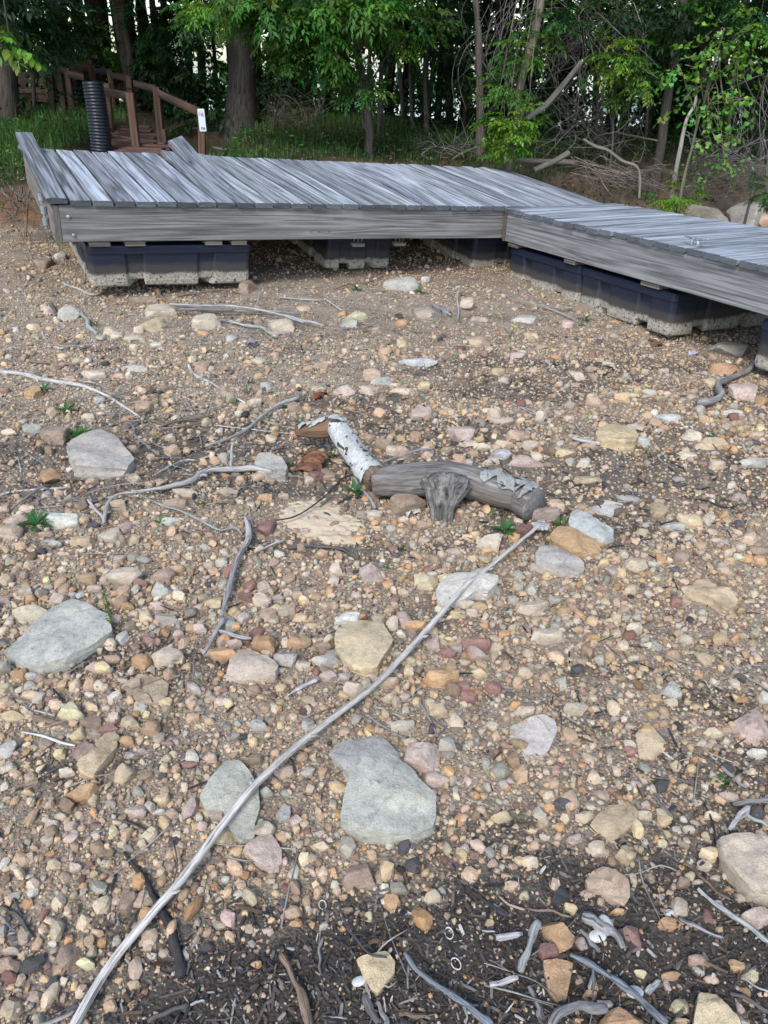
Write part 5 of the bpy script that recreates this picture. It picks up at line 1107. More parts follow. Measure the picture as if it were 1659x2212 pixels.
for k, (a, b, c, d, w_) in enumerate(((50,160,54,200,12.5),(62,213,68,262,12.5),(98,150,105,262,12.3),(5,160,6,262,12.9),(156,136,158,163,13.5),(166,137,168,163,13.5),(176,137,179,164,13.5),(254,180,257,205,13.3),(261,180,264,203,13.3),(267,178,270,202,13.3),(196,139,203,180,13.2))):
    wpart(pf, 'post', P(a,b,w_), PY(c,d,P(a,b,w_)[1]), .09, .09, 520+k, col=(1.1,1.0,.95))
for k in range(13):
    a = -6+k*9; wpart(pf, 'skirt_board', P(a,204,13.2), PY(a+2,254,P(a,204,13.2)[1]), .055, .02, 540+k, col=(.5,.5,.5))
for k in range(12):
    w_ = 12.6+k*.16; wpart(pf, 'floor_board', np.array(P(-20,197,12.6))+(0,k*.15,0), np.array(P(107,200,12.2))+(0,k*.15,0), .14, .035, 560+k, col=(.9,.9,.9))
for k in range(9):
    t = k/8; wpart(pf, 'stair_tread', P(144+26*t,222+30*t,12.9-.6*t), P(184+12*t,222+30*t,12.8-.6*t), .2, .035, 580+k, col=(.9,.85,.8))
tag(pf, 'dark raised timber platform with railings under the trees, upper left', 'platform')
bt, tp_ = np.array(P(213,316,8.5)), np.array(PY(199,176,P(213,316,8.5)[1]+.06)); n = 96; u = np.linspace(0,1,n); bt = bt-np.array((0,0,.25)); pts = bt*(1-u)[:,None]+tp_*u[:,None] + np.stack([.02*np.sin(u*3), 0*u, 0*u],1)
pp_ = empty('drain_pipe', tuple(bt)); R_ = .118*(1+.055*np.sin(u*2*math.pi*27))*(1-.05*u)
V, F, P0 = tube(pts-bt, R_, 36, cap=False); mk('corrugated_wall', V, F, MAT['blackpipe'], pp_, (1,1,1), P0)
V, F, P0 = tube(pts[-7:]-bt, R_[-7:]*.9, 36, cap=False); mk('inner_wall', V, flipF(F), MAT['blackpipe'], pp_, (1,1,1), P0)
V, F, P0 = tube([pts[-5]-bt, pts[-4]-bt], .115, 36); mk('end_cap', V, F, MAT['blackpipe'], pp_, (1,1,1), P0)
tag(pp_, 'upright black corrugated pipe standing in the grass beside the walkway', 'pipe')
sp_ = empty('sign_post', tuple(P(435,356,8.2))); sv = np.array(sp_.location)
SY = P(435.5,237.5,8.22)[1]
wpart(sp_, 'post', PY(435.5,237.5,SY), PY(437,366,SY), .072, .072, 600, col=(1.55,1.35,1.25))
c = np.array(PY(435.8,259.5,SY-.040)); ex, ez = np.array((1,0,0.)), np.array((0,0,1.)); ey = np.array((0,-1.,0))
def plate(w_, h_, cx_, cz_, off, rad, mat, name, parent, th=.003):
    t = np.linspace(0, math.pi/2, 6); q = []
    for sx, sz, a0 in ((1,1,0),(-1,1,1),(-1,-1,2),(1,-1,3)):
        for a in t+a0*math.pi/2: q.append((sx*(w_/2-rad)+rad*math.cos(a), sz*(h_/2-rad)+rad*math.sin(a)))
    q = np.array(q); m = len(q); base = c-sv + ex*cx_ + ez*cz_ + ey*off
    A_ = base + q[:,:1]*ex + q[:,1:]*ez; B_ = A_ - ey*th; V = np.vstack([A_+ey*0, B_, base, base-ey*th]); k = np.arange(m); k2 = (k+1)%m
    return mk(name, V, [np.stack([k, k2, k2+m, k+m],-1), np.vstack([np.stack([k2,k,np.full(m,2*m)],-1)[:,::-1], np.stack([k+m,k2+m,np.full(m,2*m+1)],-1)[:,::-1]])], MAT[mat], parent, (1,1,1), V, smooth=False)
pl_ = plate(.076, .226, .003, 0, .006, .010, 'white', 'sign_plate', sp_)
fr = MB()
def bar(x0, z0, x1, z1, t=.0035):
    d = np.array((x1-x0, z1-z0)); L = np.linalg.norm(d); n_ = np.array((-d[1], d[0]))/L*t/2; q = np.array([(x0,z0),(x1,z1),(x1,z1),(x0,z0)])+np.array([n_,n_,-n_,-n_]); base = c-sv+np.array((.003,0,0))+ey*.0075
    V = base + q[:,:1]*ex + q[:,1:]*ez; V = np.vstack([V, V-ey*.001]); return V, np.array([(0,1,2,3),(7,6,5,4),(0,4,5,1),(1,5,6,2),(2,6,7,3),(3,7,4,0)])
def emblem(mat, segs, name):
    m_ = MB()
    for s in segs: V, F = bar(*s); m_.add(V, F)
    m_.build(name, MAT[mat], pl_, smooth=False)
emblem('purple', [(-.022,.083,.018,.080),(.018,.080,.022,.036),(-.024,.080,-.024,.045),(-.013,.070,-.013,.055,.006),(-.004,.052,.006,.064,.005),(.007,.068,.008,.048,.006),(.014,.066,.013,.046,.005)], 'emblem_frame')
emblem('pink', [(-.020,.048,.006,.036,.004),(.000,.050,.018,.044,.006),(.010,.058,.017,.056,.006),(-.018,.062,-.008,.060,.006),(.012,.040,.021,.033,.006)], 'emblem_mark')
fc = bpy.data.curves.new('number', 'FONT'); fc.body = '226'; fc.size = .034; fc.align_x = 'CENTER'; fc.extrude = .0006; fc.offset = .0006; to = bpy.data.objects.new('number', fc); C.objects.link(to)
bpy.context.view_layer.update(); me = bpy.data.meshes.new_from_object(to.evaluated_get(bpy.context.evaluated_depsgraph_get())); C.objects.unlink(to); bpy.data.objects.remove(to)
no = bpy.data.objects.new('sign_number', me); C.objects.link(no); me.materials.clear(); me.materials.append(MAT['ink']); no.parent = pl_; no.rotation_euler = (math.pi/2, math.radians(6), 0); no.location = tuple(c-sv+np.array((.005,-.0075,-.092)))
emblem('ink', [(-.002,.094,.002,.094,.004),(.001,-.104,.005,-.104,.004)], 'screw')
tag(sp_, 'brown timber sign post with a white plate numbered 226 behind the dock', 'sign post')
for k, (a, b, lab) in enumerate((((566,343,9.2),(652,352,8.2),'grey plastic pipe lying in the grass behind the middle of the dock'),((-10,250,9.6),(58,326,6.6),'grey pipe end poking out at the left end of the dock'),((460,319,9.6),(504,326,9.4),'pale thin pipe half hidden in the grass right of the sign post'))):
    if k == 1: a = (44,318,7.0)
    V, F, P0 = tube([P(*a), tuple((np.array(P(*a))+np.array(P(*b)))/2), P(*b)], (.026,.022,.012)[k], 14); tag(mk('pipe', V, F, MAT['greypipe'], None, (1,1,1), P0), lab, 'pipe')
V, F, P0 = tube(spline([P(64,392,6.7), P(62,425,6.65), P(59,470,6.6), P(57,512,6.6)], 14), .006, 6); tag(mk('stake', V, F, MAT['drift'], None, (.3,.25,.2), P0), 'thin dark rod standing by the left end of the dock', 'rod')

# ---------------------------------------------------------------- trees and plants of the bank
def leaf_tmpl(kind, seed):
    """a twig with its leaves -> leaf verts/faces (twig along +x, about 1 long) and stem verts/faces"""
    r = RS(seed); m_ = MB(); st = MB()
    if kind == 'elm':
        for s in range(3):
            a = (s-1)*.55+r.randn()*.1; st_ = .12*abs(s-1); L = .9-.2*abs(s-1)
            d = np.array((math.cos(a), math.sin(a), -.12)); p0 = np.array((st_,0,0.))
            pts = [p0, p0+d*L*.5+(0,0,.03), p0+d*L+(0,0,-.08)]; sp3 = spline(pts, 8); V, F, _ = tube(sp3, .006, 3, cap=False); st.add(V, F)
            for j in range(9):
                t = .12+.88*j/8; b = p0 + d*L*t + np.array((0,0,.03*math.sin(t*3)-.08*t*t)); sg = 1 if j % 2 else -1; al = a+sg*(.9-.3*t)+r.randn()*.15
                if j == 8: al = a
                V, F = leaf_strip(b, np.array((math.cos(al), math.sin(al), -.25+.3*r.randn())), np.array((.25*r.randn(),.25*r.randn(),1.)), r.uniform(.16,.24), .095, .25, 2); m_.add(V, F, np.ones(3)*r.uniform(.75,1.25))
    if kind == 'broad':                      # sycamore: big lobed leaves
        sp3 = spline([(0,0,0),(.4,.04,.05),(.8,-.02,.0)], 8); V, F, _ = tube(sp3, .01, 4, cap=False); st.add(V, F)
        for j in range(5):
            t = .15+.8*j/4; b = np.array((.8*t, 0, .03)); a = (1 if j % 2 else -1)*(.8+.3*r.randn()) if j < 4 else 0; L = r.uniform(.26,.42)
            th = np.array([0,.35,.7,1.1,1.5,2.1,2.9])*1.0; rr = np.array([1,.62,.86,.55,.72,.45,.15]); th = np.r_[th, -th[:0:-1]]; rr = np.r_[rr, rr[:0:-1]]
            q = np.stack([rr*np.cos(th)*.55+.45, rr*np.sin(th)*.62, .10*np.abs(np.sin(th))*rr], 1)*L
            q = np.vstack([q, (.4*L,0,0)]); e = r.randn()*.5; q = np.stack([q[:,0], q[:,1]*math.cos(e)-q[:,2]*math.sin(e), q[:,1]*math.sin(e)+q[:,2]*math.cos(e)-.5*q[:,0]**2/L*.6],1)
            q = np.stack([q[:,0]*math.cos(a)-q[:,1]*math.sin(a), q[:,0]*math.sin(a)+q[:,1]*math.cos(a), q[:,2]],1)+b+np.array((math.cos(a),math.sin(a),.2))*.08
            k = np.arange(13); m_.add(q, np.stack([k,(k+1)%13,np.full(13,13)],-1), np.ones(3)*r.uniform(.75,1.3))
    if kind == 'heart':
        for j in range(7):
            t = .1+.9*j/6; b = np.array((t*.9,0,-.1*t)); a = (1 if j % 2 else -1)*.9; V, F = leaf_strip(b, np.array((math.cos(a), math.sin(a), -.5)), np.array((.2*r.randn(),.2*r.randn(),1.)), .26, .19, .2, 3); m_.add(V, F, np.ones(3)*r.uniform(.75,1.25))
        V, F, _ = tube(spline([(0,0,0),(.5,0,-.03),(.95,0,-.1)], 5), .006, 3, cap=False); st.add(V, F)
    cat = lambda mb: (np.vstack(mb.V), np.vstack([f for v in mb.F.values() for f in (v if list(mb.F.keys())[0] == 4 or True else v)]) if len(mb.F) == 1 else None, np.vstack(mb.c))
    return cat(m_), cat(st)
LT = {k: [leaf_tmpl(k, s) for s in range(4)] for k in ('elm','broad','heart')}
def stamp(lm, sm, kind, pos, dirs, size, col, seed, upj=.35):
    """copies of leafy twigs at pos along dirs"""
    r = RS(seed); ex = dirs/np.linalg.norm(dirs,axis=1)[:,None]; up = np.array((0,0,1.))+upj*r.randn(len(pos),3)
    ey = np.cross(up, ex); ey /= np.linalg.norm(ey,axis=1)[:,None]+1e-9; ez = np.cross(ex, ey); pick = r.randint(0,4,len(pos))
    for k in range(4):
        i = np.where(pick == k)[0]
        if not len(i): continue
        for (V, F, c), mb, isleaf in ((LT[kind][k][0], lm, 1), (LT[kind][k][1], sm, 0)):
            W = pos[i][:,None] + size[i][:,None,None]*(V[None,:,:1]*ex[i][:,None] + V[None,:,1:2]*ey[i][:,None] + V[None,:,2:]*ez[i][:,None])
            n = len(V); Fi = (F[None]+(np.arange(len(i))*n)[:,None,None]).reshape(-1,F.shape[1])
            cc = (c[None]*col[i][:,None] if isleaf else np.full((len(i),n,3),1.)*np.array((.10,.085,.06))).reshape(-1,3); mb.add(W.reshape(-1,3), Fi, cc, np.zeros((len(i)*n,3)))
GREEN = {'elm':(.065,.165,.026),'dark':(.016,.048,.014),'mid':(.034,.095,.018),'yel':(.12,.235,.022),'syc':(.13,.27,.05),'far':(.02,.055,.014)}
def blob(lm, sm, px, py, rx, ry, w_, dw, n, kind, green, size, seed, ctr=None):
    """leafy twigs filling a lens of crown around the point seen at (px,py)"""
    r = RS(seed); u = r.randn(n,3); u /= np.linalg.norm(u,axis=1)[:,None]; u *= (r.rand(n)**.45)[:,None]
    c = np.array(P(px,py,w_) if ctr is None else ctr); k = (c[1]*CP-(c[2]-CAMZ)*SP)/FPX; size = size*k*FPX/w_
    pos = c + np.stack([u[:,0]*rx*k, u[:,1]*dw, u[:,2]*ry*k], 1)
    d = u*np.array((1,1,.5)) + .45*r.randn(n,3)*np.array((1,1,.4)); d[:,2] -= .15; d[:,1] -= .25
    g = np.array(GREEN[green])*(1+.22*r.randn(n,1))*(1+np.array((.25,.08,.2))*r.randn(n,3)); stamp(lm, sm, kind, pos, d, size*r.uniform(.75,1.2,n), np.clip(g,.008,.5), seed)
    return c
def topcrown(lm, x, y, z, R, H, n, seed, green='mid', size=.17):
    """the high part of a crown, big single leaves"""
    r = RS(seed); u = r.randn(n,3); u /= np.linalg.norm(u,axis=1)[:,None]; u *= (r.rand(n)**.4)[:,None]
    cl = (ns(u[:,0]*3+seed, u[:,1]*3, u[:,2]*3) > -.35); u = u[cl]; n = len(u)
    p = np.array((x,y,z)) + u*np.array((R,R,H)); d = r.randn(n,3); d /= np.linalg.norm(d,axis=1)[:,None]; e = np.cross(d, r.randn(n,3)); e /= np.linalg.norm(e,axis=1)[:,None]
    s = size*r.uniform(.6,1.3,n)[:,None]; V = np.stack([p-d*s, p+e*s*.45, p+d*s, p-e*s*.45],1).reshape(-1,3)
    g = np.array(GREEN[green])*(1+.2*r.randn(n,1)); lm.add(V, np.arange(4*n).reshape(-1,4), np.repeat(np.clip(g,.008,.5),4,0), np.zeros((4*n,3)))
def tree(name, lab, cat, pts, w_, wid, bark='bark', bc=(1,1,1), up=5.5, crown=None, blobs=(), limbs=(), seed=0, group=None, roots=True):
    """pts: trunk seen from its foot upwards; w_: distance(s); wid: widths in picture units"""
    r = RS(seed); ws = w_ if hasattr(w_, '__len__') else [w_]*len(pts)
    y0 = P(pts[0][0], pts[0][1], ws[0])[1]; Q = lambda a, b, c: PY(a, b, y0+(c-ws[0]))
    p = [np.array(Q(a,b,c)) for (a,b),c in zip(pts, ws)]; rad = [q*.5*ws[0]/FPX for q in wid]
    foot = p[0].copy(); foot[2] = min(foot[2], float(gz(foot[0],foot[1])))-.12; e = empty(name, tuple(foot+(0,0,.12))); o = np.array(e.location)
    p = [foot]+p; rad = [rad[0]*1.5]+rad
    if up:
        d = (p[-1]-p[-2]); d /= np.linalg.norm(d); d = d*.6+np.array((0,0,.6)); t_ = p[-1]+d*max(.3,(up-p[-1][2]))*.6; t2 = t_+np.array((.2*r.randn(),.2*r.randn(),1.5)); p += [t_, t2]; rad += [rad[-1]*.8, rad[-1]*.35]
    q = spline(p, 12*len(p)); tm = MB(); rr = np.interp(np.linspace(0,1,len(q)), np.linspace(0,1,len(rad)), rad)
    sd_ = 18 if max(wid) > 25 else (10 if max(wid) > 9 else 6)
    V, F, P0 = tube(q, rr, sd_, .10, seed); tm.add(V-o, F, bc, P0)
    for (a, b) in limbs:                     # limbs: picture polyline with widths
        lp = np.array([Q(*x) for x in a]); n_ = 5*len(lp); V, F, P0 = tube(spline(lp, n_), np.linspace(b[0],b[1],n_)*.5*ws[0]/FPX, 6, .1, seed+3); tm.add(V-o, F, bc, P0)
    lm, sm = MB(), MB()
    for k, bl in enumerate(blobs):
        c = blob(lm, sm, *bl, seed=seed*31+k, ctr=Q(*bl[:2], bl[4])); i = int(r.uniform(.5,.95)*(len(q)-1)); m_ = (q[i]+c)/2+(0,0,.12)
        V, F, P0 = tube(spline([q[i], m_, c], 8), np.linspace(max(.006,rr[i]*.35),.004,8), 5, .1, k); tm.add(V-o, F, bc, P0)
    if crown: topcrown(lm, q[-1][0]+crown[3] if len(crown) > 3 else q[-1][0], q[-1][1]+.3, crown[0], crown[1], crown[2], int(360*crown[1]**2), seed+9, size=.19)
    tm.build('trunk', MAT[bark], e)
    if lm.V:
        for v in lm.V: v -= o
        lm.build('crown', MAT['leaf'], e, smooth=False)
    if sm.V:
        for v in sm.V: v -= o
        sm.build('leafy_twigs', MAT['bark'], e)
    return tag(e, lab, cat, group)
MAT['palewood'] = m_bark('pale_smooth_bark', (.34,.32,.28), (.17,.155,.13), (5,30,30), .5)
MAT['greybark'] = m_bark('grey_branch_bark', (.17,.155,.14), (.07,.062,.055), (5,60,60), .6)
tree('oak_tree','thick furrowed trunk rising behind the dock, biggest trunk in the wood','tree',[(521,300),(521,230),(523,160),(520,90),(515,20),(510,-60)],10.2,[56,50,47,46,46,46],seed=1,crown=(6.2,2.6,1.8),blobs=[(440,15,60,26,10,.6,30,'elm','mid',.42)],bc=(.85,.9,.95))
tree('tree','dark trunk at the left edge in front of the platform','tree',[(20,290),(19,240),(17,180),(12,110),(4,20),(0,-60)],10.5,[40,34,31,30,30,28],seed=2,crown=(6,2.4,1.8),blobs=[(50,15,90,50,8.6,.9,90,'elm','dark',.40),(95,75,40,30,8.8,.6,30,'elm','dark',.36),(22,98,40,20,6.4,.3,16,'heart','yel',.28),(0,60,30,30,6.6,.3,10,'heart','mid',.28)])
tree('tree','trunk passing behind the platform railing at the left','tree',[(134,262),(132,200),(128,140),(118,60),(112,-40)],13.3,[38,33,31,29,28],seed=3,crown=(6.5,2.5,2),blobs=[(150,60,50,50,12.5,.6,30,'elm','dark',.5)],bc=(.8,.8,.8))
tree('tree','straight dark trunk behind the upper railing','tree',[(210,215),(208,160),(204,100),(201,40),(198,-40)],15,[28,26,24,23,22],seed=4,crown=(7,2.6,2.2),bc=(.45,.45,.45))
tree('tree','leaning dark trunk with a long split down its middle','tree',[(292,262),(288,215),(277,140),(266,80),(257,20),(250,-50)],12.6,[30,27,27,28,30,28],seed=5,crown=(6.5,2.4,2),bc=(1.0,.9,.85),limbs=[([(287,210,12.5),(281,120,12.45),(270,60,12.5),(262,10,12.5)],(14,16))])
tree('elm_tree','small forked leafy tree in bright green leaf behind the middle of the dock','tree',[(796,358),(797,320),(799,285),(797,265),(791,220),(783,150),(776,110)],8.9,[22,17,20,14,10,9,7],bark='greybark',bc=(.85,.78,.7),seed=6,up=0,
  limbs=[([(797,290,8.9),(785,262,8.95),(784,210,9.),(780,160,9.)],(10,6)),([(776,120,8.9),(700,60,8.7),(620,40,8.5)],(7,3)),([(776,112,8.9),(800,50,8.7),(850,10,8.5)],(7,3)),([(783,170,8.9),(700,130,8.6),(640,120,8.4)],(6,2))],
  blobs=[(650,5,190,34,8.5,.8,230,'elm','elm',.34),(810,15,110,40,8.6,.7,90,'elm','elm',.34),(600,72,60,30,8.6,.4,52,'elm','elm',.32),(700,85,60,40,8.4,.4,50,'elm','elm',.32),(620,128,34,24,8.5,.3,22,'elm','elm',.28),(700,140,34,22,8.4,.3,16,'elm','elm',.28),(780,192,38,9,8.4,.2,18,'elm','elm',.26),(745,140,34,14,8.5,.25,12,'elm','elm',.28),(480,10,60,20,8.6,.4,34,'elm','yel',.30),(872,92,18,28,8.6,.2,10,'elm','yel',.24),(930,35,30,30,8.8,.3,14,'elm','elm',.28),(700,-60,260,40,8.9,1.0,90,'elm','elm',.42)])
SM = [('thin dead snag with a broken split top',[(870,275),(868,215),(862,150),(858,120)],11.6,[9,8,12,5],0),('slim upright sapling right of the broken snag',[(892,300),(889,240),(886,180),(884,60),(880,-20)],10.8,[7,6,6,5,5],1),
 ('slim grey stem midway between the two saplings and the snapped tree',[(922,305),(920,250),(918,180),(922,100),(925,0)],10.4,[8,7,6,6,5],1),('thin twin stem just right of the forked leafy tree',[(817,320),(818,260),(820,190),(824,100),(826,0)],10,[6,6,6,5,5],1),
 ('second thin stem close right of the forked leafy tree',[(827,318),(826,260),(823,200),(832,90)],10.1,[6,5,5,5],1),('dark slim trunk left of the snapped tree',[(972,290),(970,230),(965,150),(960,0)],13,[14,12,12,11],1),
 ('curved bare sapling right of the thick furrowed trunk',[(588,300),(593,260),(602,220),(610,190)],9.6,[4,4,3,2],0),('narrow dark trunk left of the thick furrowed trunk',[(414,280),(412,225),(409,160),(407,60),(405,-20)],14,[16,14,13,12,12],1),
 ('narrow dark trunk close beside the thick furrowed trunk',[(447,275),(440,200),(436,120),(432,0)],15,[10,9,9,8],1),('slim dark stem at the edge of the sky gap, left of the thick trunk',[(476,280),(470,200),(462,100),(460,0)],16,[9,8,8,7],1),
 ('thin stem right of centre in the brush',[(1290,305),(1289,250),(1292,200),(1298,120)],10.2,[6,5,5,3],0),('leaning thin stem in the brush behind the bank',[(1301,300),(1299,240),(1304,180),(1312,80)],10.6,[6,6,5,4],1),
 ('straight thin pole-like stem above the dirt bank',[(1321,335),(1322,280),(1324,200),(1330,90),(1334,0)],9.6,[7,6,6,5,4],1),('faint thin stem left of the leaning rough trunk',[(1395,300),(1397,250),(1403,200),(1407,120)],11,[6,5,5,4],1),
 ('leaning rough trunk right of the dirt bank',[(1428,312),(1436,250),(1447,180),(1456,130),(1466,70),(1480,-30)],9.6,[20,18,17,16,15,14],1),('dark trunk behind the sycamore sapling',[(1530,330),(1525,250),(1518,170),(1515,60),(1512,-30)],11.5,[20,18,18,17,16],1),
 ('slim leaning stem at the far right behind the sapling',[(1568,300),(1578,220),(1590,140),(1600,60)],10.5,[9,8,7,5],1),('dark trunk near the right edge of the wood',[(1625,320),(1622,240),(1618,120),(1612,0)],12,[16,15,14,13],1),
 ('narrow trunk in shade just left of the thick furrowed trunk foot',[(372,275),(366,200),(360,120),(352,0)],14.5,[13,12,12,11],1),('slender dark trunk deep in the wood behind the forked tree',[(742,290),(740,220),(735,120),(730,20)],14.5,[12,11,10,10],1),
 ('slender shaded trunk deep in the wood left of the forked tree',[(668,285),(665,200),(660,100),(655,0)],15.5,[11,10,10,9],1),('shaded trunk deep in the wood right of the snapped tree',[(1090,290),(1086,200),(1080,100),(1075,0)],14,[14,13,12,11],1),
 ('thin shaded stem deep in the wood above the dock joint',[(1200,290),(1196,200),(1190,100),(1185,0)],13.5,[9,8,8,7],1)]
for k, (lab, pts, w_, wid, cr) in enumerate(SM):
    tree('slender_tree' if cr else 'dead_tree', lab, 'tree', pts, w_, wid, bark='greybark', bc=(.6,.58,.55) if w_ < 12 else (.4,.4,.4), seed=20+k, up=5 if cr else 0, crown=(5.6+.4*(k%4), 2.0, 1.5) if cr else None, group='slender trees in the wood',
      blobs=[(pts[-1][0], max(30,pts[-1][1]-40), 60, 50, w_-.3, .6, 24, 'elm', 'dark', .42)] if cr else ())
tree('snapped_tree','dead grey tree snapped near the top with bare pale wood','tree',[(1037,318),(1038,270),(1036,200),(1035,140),(1034,80),(1031,45)],9.3,[22,18,16,14,15,12],bark='greybark',bc=(.75,.72,.68),seed=60,up=0,limbs=[([(1031,48,9.3),(1029,10,9.3),(1024,-30,9.3)],(11,13)),([(1030,60,9.3),(1022,0,9.2)],(4,3))])
tree('leaning_tree','pale leaning trunk with leafy shoots behind the dock joint','tree',[(1096,372),(1112,310),(1120,250),(1118,215),(1132,150),(1150,95),(1165,20),(1172,-40)],[8.5,8.5,8.5,8.5,8.6,8.7,8.8,8.9],[13,16,18,17,13,13,14,13],bark='greybark',bc=(1.2,1.1,.95),seed=61,up=5,crown=(6,1.9,1.4),
  limbs=[([(1113,290,8.4),(1128,245,8.35),(1141,212,8.3)],(8,9))],
  blobs=[(1095,270,44,44,8.1,.3,46,'elm','yel',.24),(1080,190,42,26,8.2,.25,20,'elm','elm',.24),(1140,250,26,30,8.0,.2,14,'elm','yel',.22),(1100,320,38,20,8.1,.2,16,'elm','yel',.22),(1130,100,50,60,8.6,.3,30,'elm','elm',.3),(1190,40,60,40,8.8,.4,26,'elm','mid',.32)])
tree('dead_tree','barkless dead trunk leaning diagonally across the brush','tree',[(1098,362),(1136,262),(1178,228),(1215,185),(1256,134)],[8.9,8.9,8.9,8.9,8.9],[10,10,12,12,9],bark='palewood',bc=(.72,.72,.72),seed=62,up=0)
tree('leafy_shrub','bright green shrub among bare twigs right of the diagonal dead trunk','shrub',[(1322,325),(1325,250),(1330,180),(1335,120)],9.0,[6,5,4,3],bark='greybark',bc=(.7,.7,.65),seed=63,up=0,blobs=[(1330,120,44,42,8.9,.3,46,'elm','yel',.24),(1375,160,40,30,8.9,.3,26,'elm','elm',.24),(1385,185,34,14,8.8,.2,10,'elm','yel',.22),(1330,205,26,26,9.0,.2,10,'elm','elm',.22)])
tree('sycamore_sapling','sycamore sapling with big lobed yellow-green leaves at the right','sapling',[(1479,378),(1492,330),(1508,262),(1530,190),(1548,120),(1565,60)],7.9,[8,7,6,5,4,3],bark='palewood',bc=(.6,.62,.5),seed=64,up=0,
  limbs=[([(1570,330,7.9),(1576,270,7.9),(1560,200,7.9),(1552,120,7.9)],(5,3)),([(1508,262,7.9),(1470,150,7.8),(1462,140,7.8)],(3,2)),([(1560,215,7.9),(1600,215,7.8),(1630,210,7.8)],(3,2))],
  blobs=[(1560,75,32,38,7.8,.15,18,'broad','syc',.22),(1600,75,18,14,7.8,.1,3,'broad','syc',.22),(1530,115,46,24,7.8,.2,20,'broad','syc',.22),(1480,140,34,16,7.7,.1,9,'broad','syc',.21),(1600,130,36,16,7.8,.12,11,'broad','syc',.22),(1480,185,34,12,7.7,.1,6,'broad','syc',.21),(1550,190,40,22,7.8,.2,16,'broad','syc',.22),(1605,215,42,16,7.8,.15,14,'broad','syc',.22),(1470,230,24,16,7.7,.1,6,'broad','syc',.20),(1530,235,40,20,7.8,.2,13,'broad','syc',.21),(1550,285,44,22,7.8,.2,17,'broad','syc',.20),(1565,350,40,14,7.7,.15,11,'broad','syc',.19)])
tree('white_snag','short crooked white-barked snag behind the sycamore sapling','tree',[(1480,268),(1488,248),(1500,228),(1503,205),(1500,192)],8.8,[11,11,9,7,5],bark='palewood',bc=(1.2,1.2,1.2),seed=65,up=0)
tree('leafy_bush','low bright green bush at the foot of the dirt bank by the right dock','shrub',[(1468,452),(1470,430),(1475,400)],8.3,[5,4,3],bark='greybark',seed=66,up=0,blobs=[(1455,425,46,26,8.2,.3,34,'elm','yel',.20),(1480,395,40,20,8.3,.25,15,'broad','syc',.13),(1505,372,26,12,8.2,.15,7,'broad','syc',.13)])
tree('leafy_bush','green leafy shrub at the right edge on top of the bank','shrub',[(1645,330),(1650,280)],8.6,[5,3],bark='greybark',seed=67,up=0,blobs=[(1630,290,50,50,9.2,.4,40,'elm','dark',.25),(1655,400,22,24,7.8,.2,14,'elm','mid',.2)])
tree('overhanging_tree','tree at the top right whose dark leaves hang into the picture','tree',[(1700,330),(1698,200),(1692,60),(1688,-40)],9.4,[20,18,17,16],seed=68,crown=(5.6,2.4,1.6),blobs=[(1560,-5,120,26,9.2,.6,50,'elm','mid',.34),(1440,30,70,30,9.6,.5,30,'elm','mid',.36),(1640,60,30,40,8.6,.3,14,'elm','yel',.3),(1300,10,70,26,9.4,.4,26,'elm','mid',.32)])
for k, (px, py, rx, ry, w_, n, g, lab) in enumerate(((385,150,90,70,12.6,90,'dark','dark leafy understorey tree between the split trunk and the thick trunk'),(345,60,80,60,13,70,'mid','understorey tree with lighter leaves high above the walkway'),(250,120,50,60,15.5,50,'yel','small yellow-green sunlit tree seen between the dark trunks'),(460,250,60,30,10.8,40,'dark','low dark shrub left of the thick trunk foot'),(70,120,40,16,11.6,12,'dark','leafy branch hanging over the platform'),(1000,110,60,60,11,50,'dark','dark leafy tree behind the snapped tree'),(920,20,70,50,11,50,'dark','dark leafy tree high behind the slim saplings'),(680,230,60,40,12.5,50,'dark','dark shrub in the shade left of the forked tree'),(1230,80,90,70,11.5,80,'dark','dark leafy tree behind the tangle of vines'),(1400,80,70,60,11.5,60,'dark','dark leafy tree behind the bright shrub'),(1180,220,60,60,11.5,40,'dark','dark shrub in the shade behind the diagonal dead trunk'),(1470,180,70,80,12,60,'dark','dark leafy tree behind the leaning rough trunk'),(1625,170,46,60,11,34,'dark','dark leafy tree at the right edge behind the sapling'))):  # the sunlit tree has its sunlight put into a yellow-green leaf colour
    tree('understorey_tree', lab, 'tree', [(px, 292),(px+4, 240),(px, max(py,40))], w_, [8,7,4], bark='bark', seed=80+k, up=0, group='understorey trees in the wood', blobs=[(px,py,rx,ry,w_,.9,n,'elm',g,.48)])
# added unseen crowns that shade the wood, and the wood beyond: one far mass
fw, ft = MB(), MB(); r = RS(91)
for k in range(110):
    x, y = r.uniform(-15, 16), r.uniform(10.5, 15.0); topcrown(fw, x, y, r.uniform(4.6,7.6), r.uniform(1.6,2.4), 1.4, 620, 300+k, 'far', .24)
for k in range(150):
    y = r.uniform(15, 30); x = r.uniform(-.72, .75)*y; z0 = float(gz(x, y)); hh = r.uniform(7, 10)
    V, F, P0 = tube(spline([(x,y,z0-.3),(x+.3*r.randn(),y,z0+hh*.5),(x+.6*r.randn(),y,z0+hh)], 10), np.linspace(r.uniform(.05,.16),.04,10), 6, .1, k); ft.add(V, F, (.35,.33,.3), P0)
    sunny = r.rand() < (.6 if x < -2 else .25)  # yellow leaf colour imitates sun shining through some far trees
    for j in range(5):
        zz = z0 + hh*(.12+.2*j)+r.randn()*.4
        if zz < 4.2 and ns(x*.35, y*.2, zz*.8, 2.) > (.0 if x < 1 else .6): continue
        topcrown(fw, x+r.randn()*.9, y+r.randn()*.6, zz, r.uniform(.9,1.5), .75, 260 if zz < 4.2 else 110, 500+k*5+j, 'yel' if sunny else 'mid', .085 if zz < 4.2 else .2)
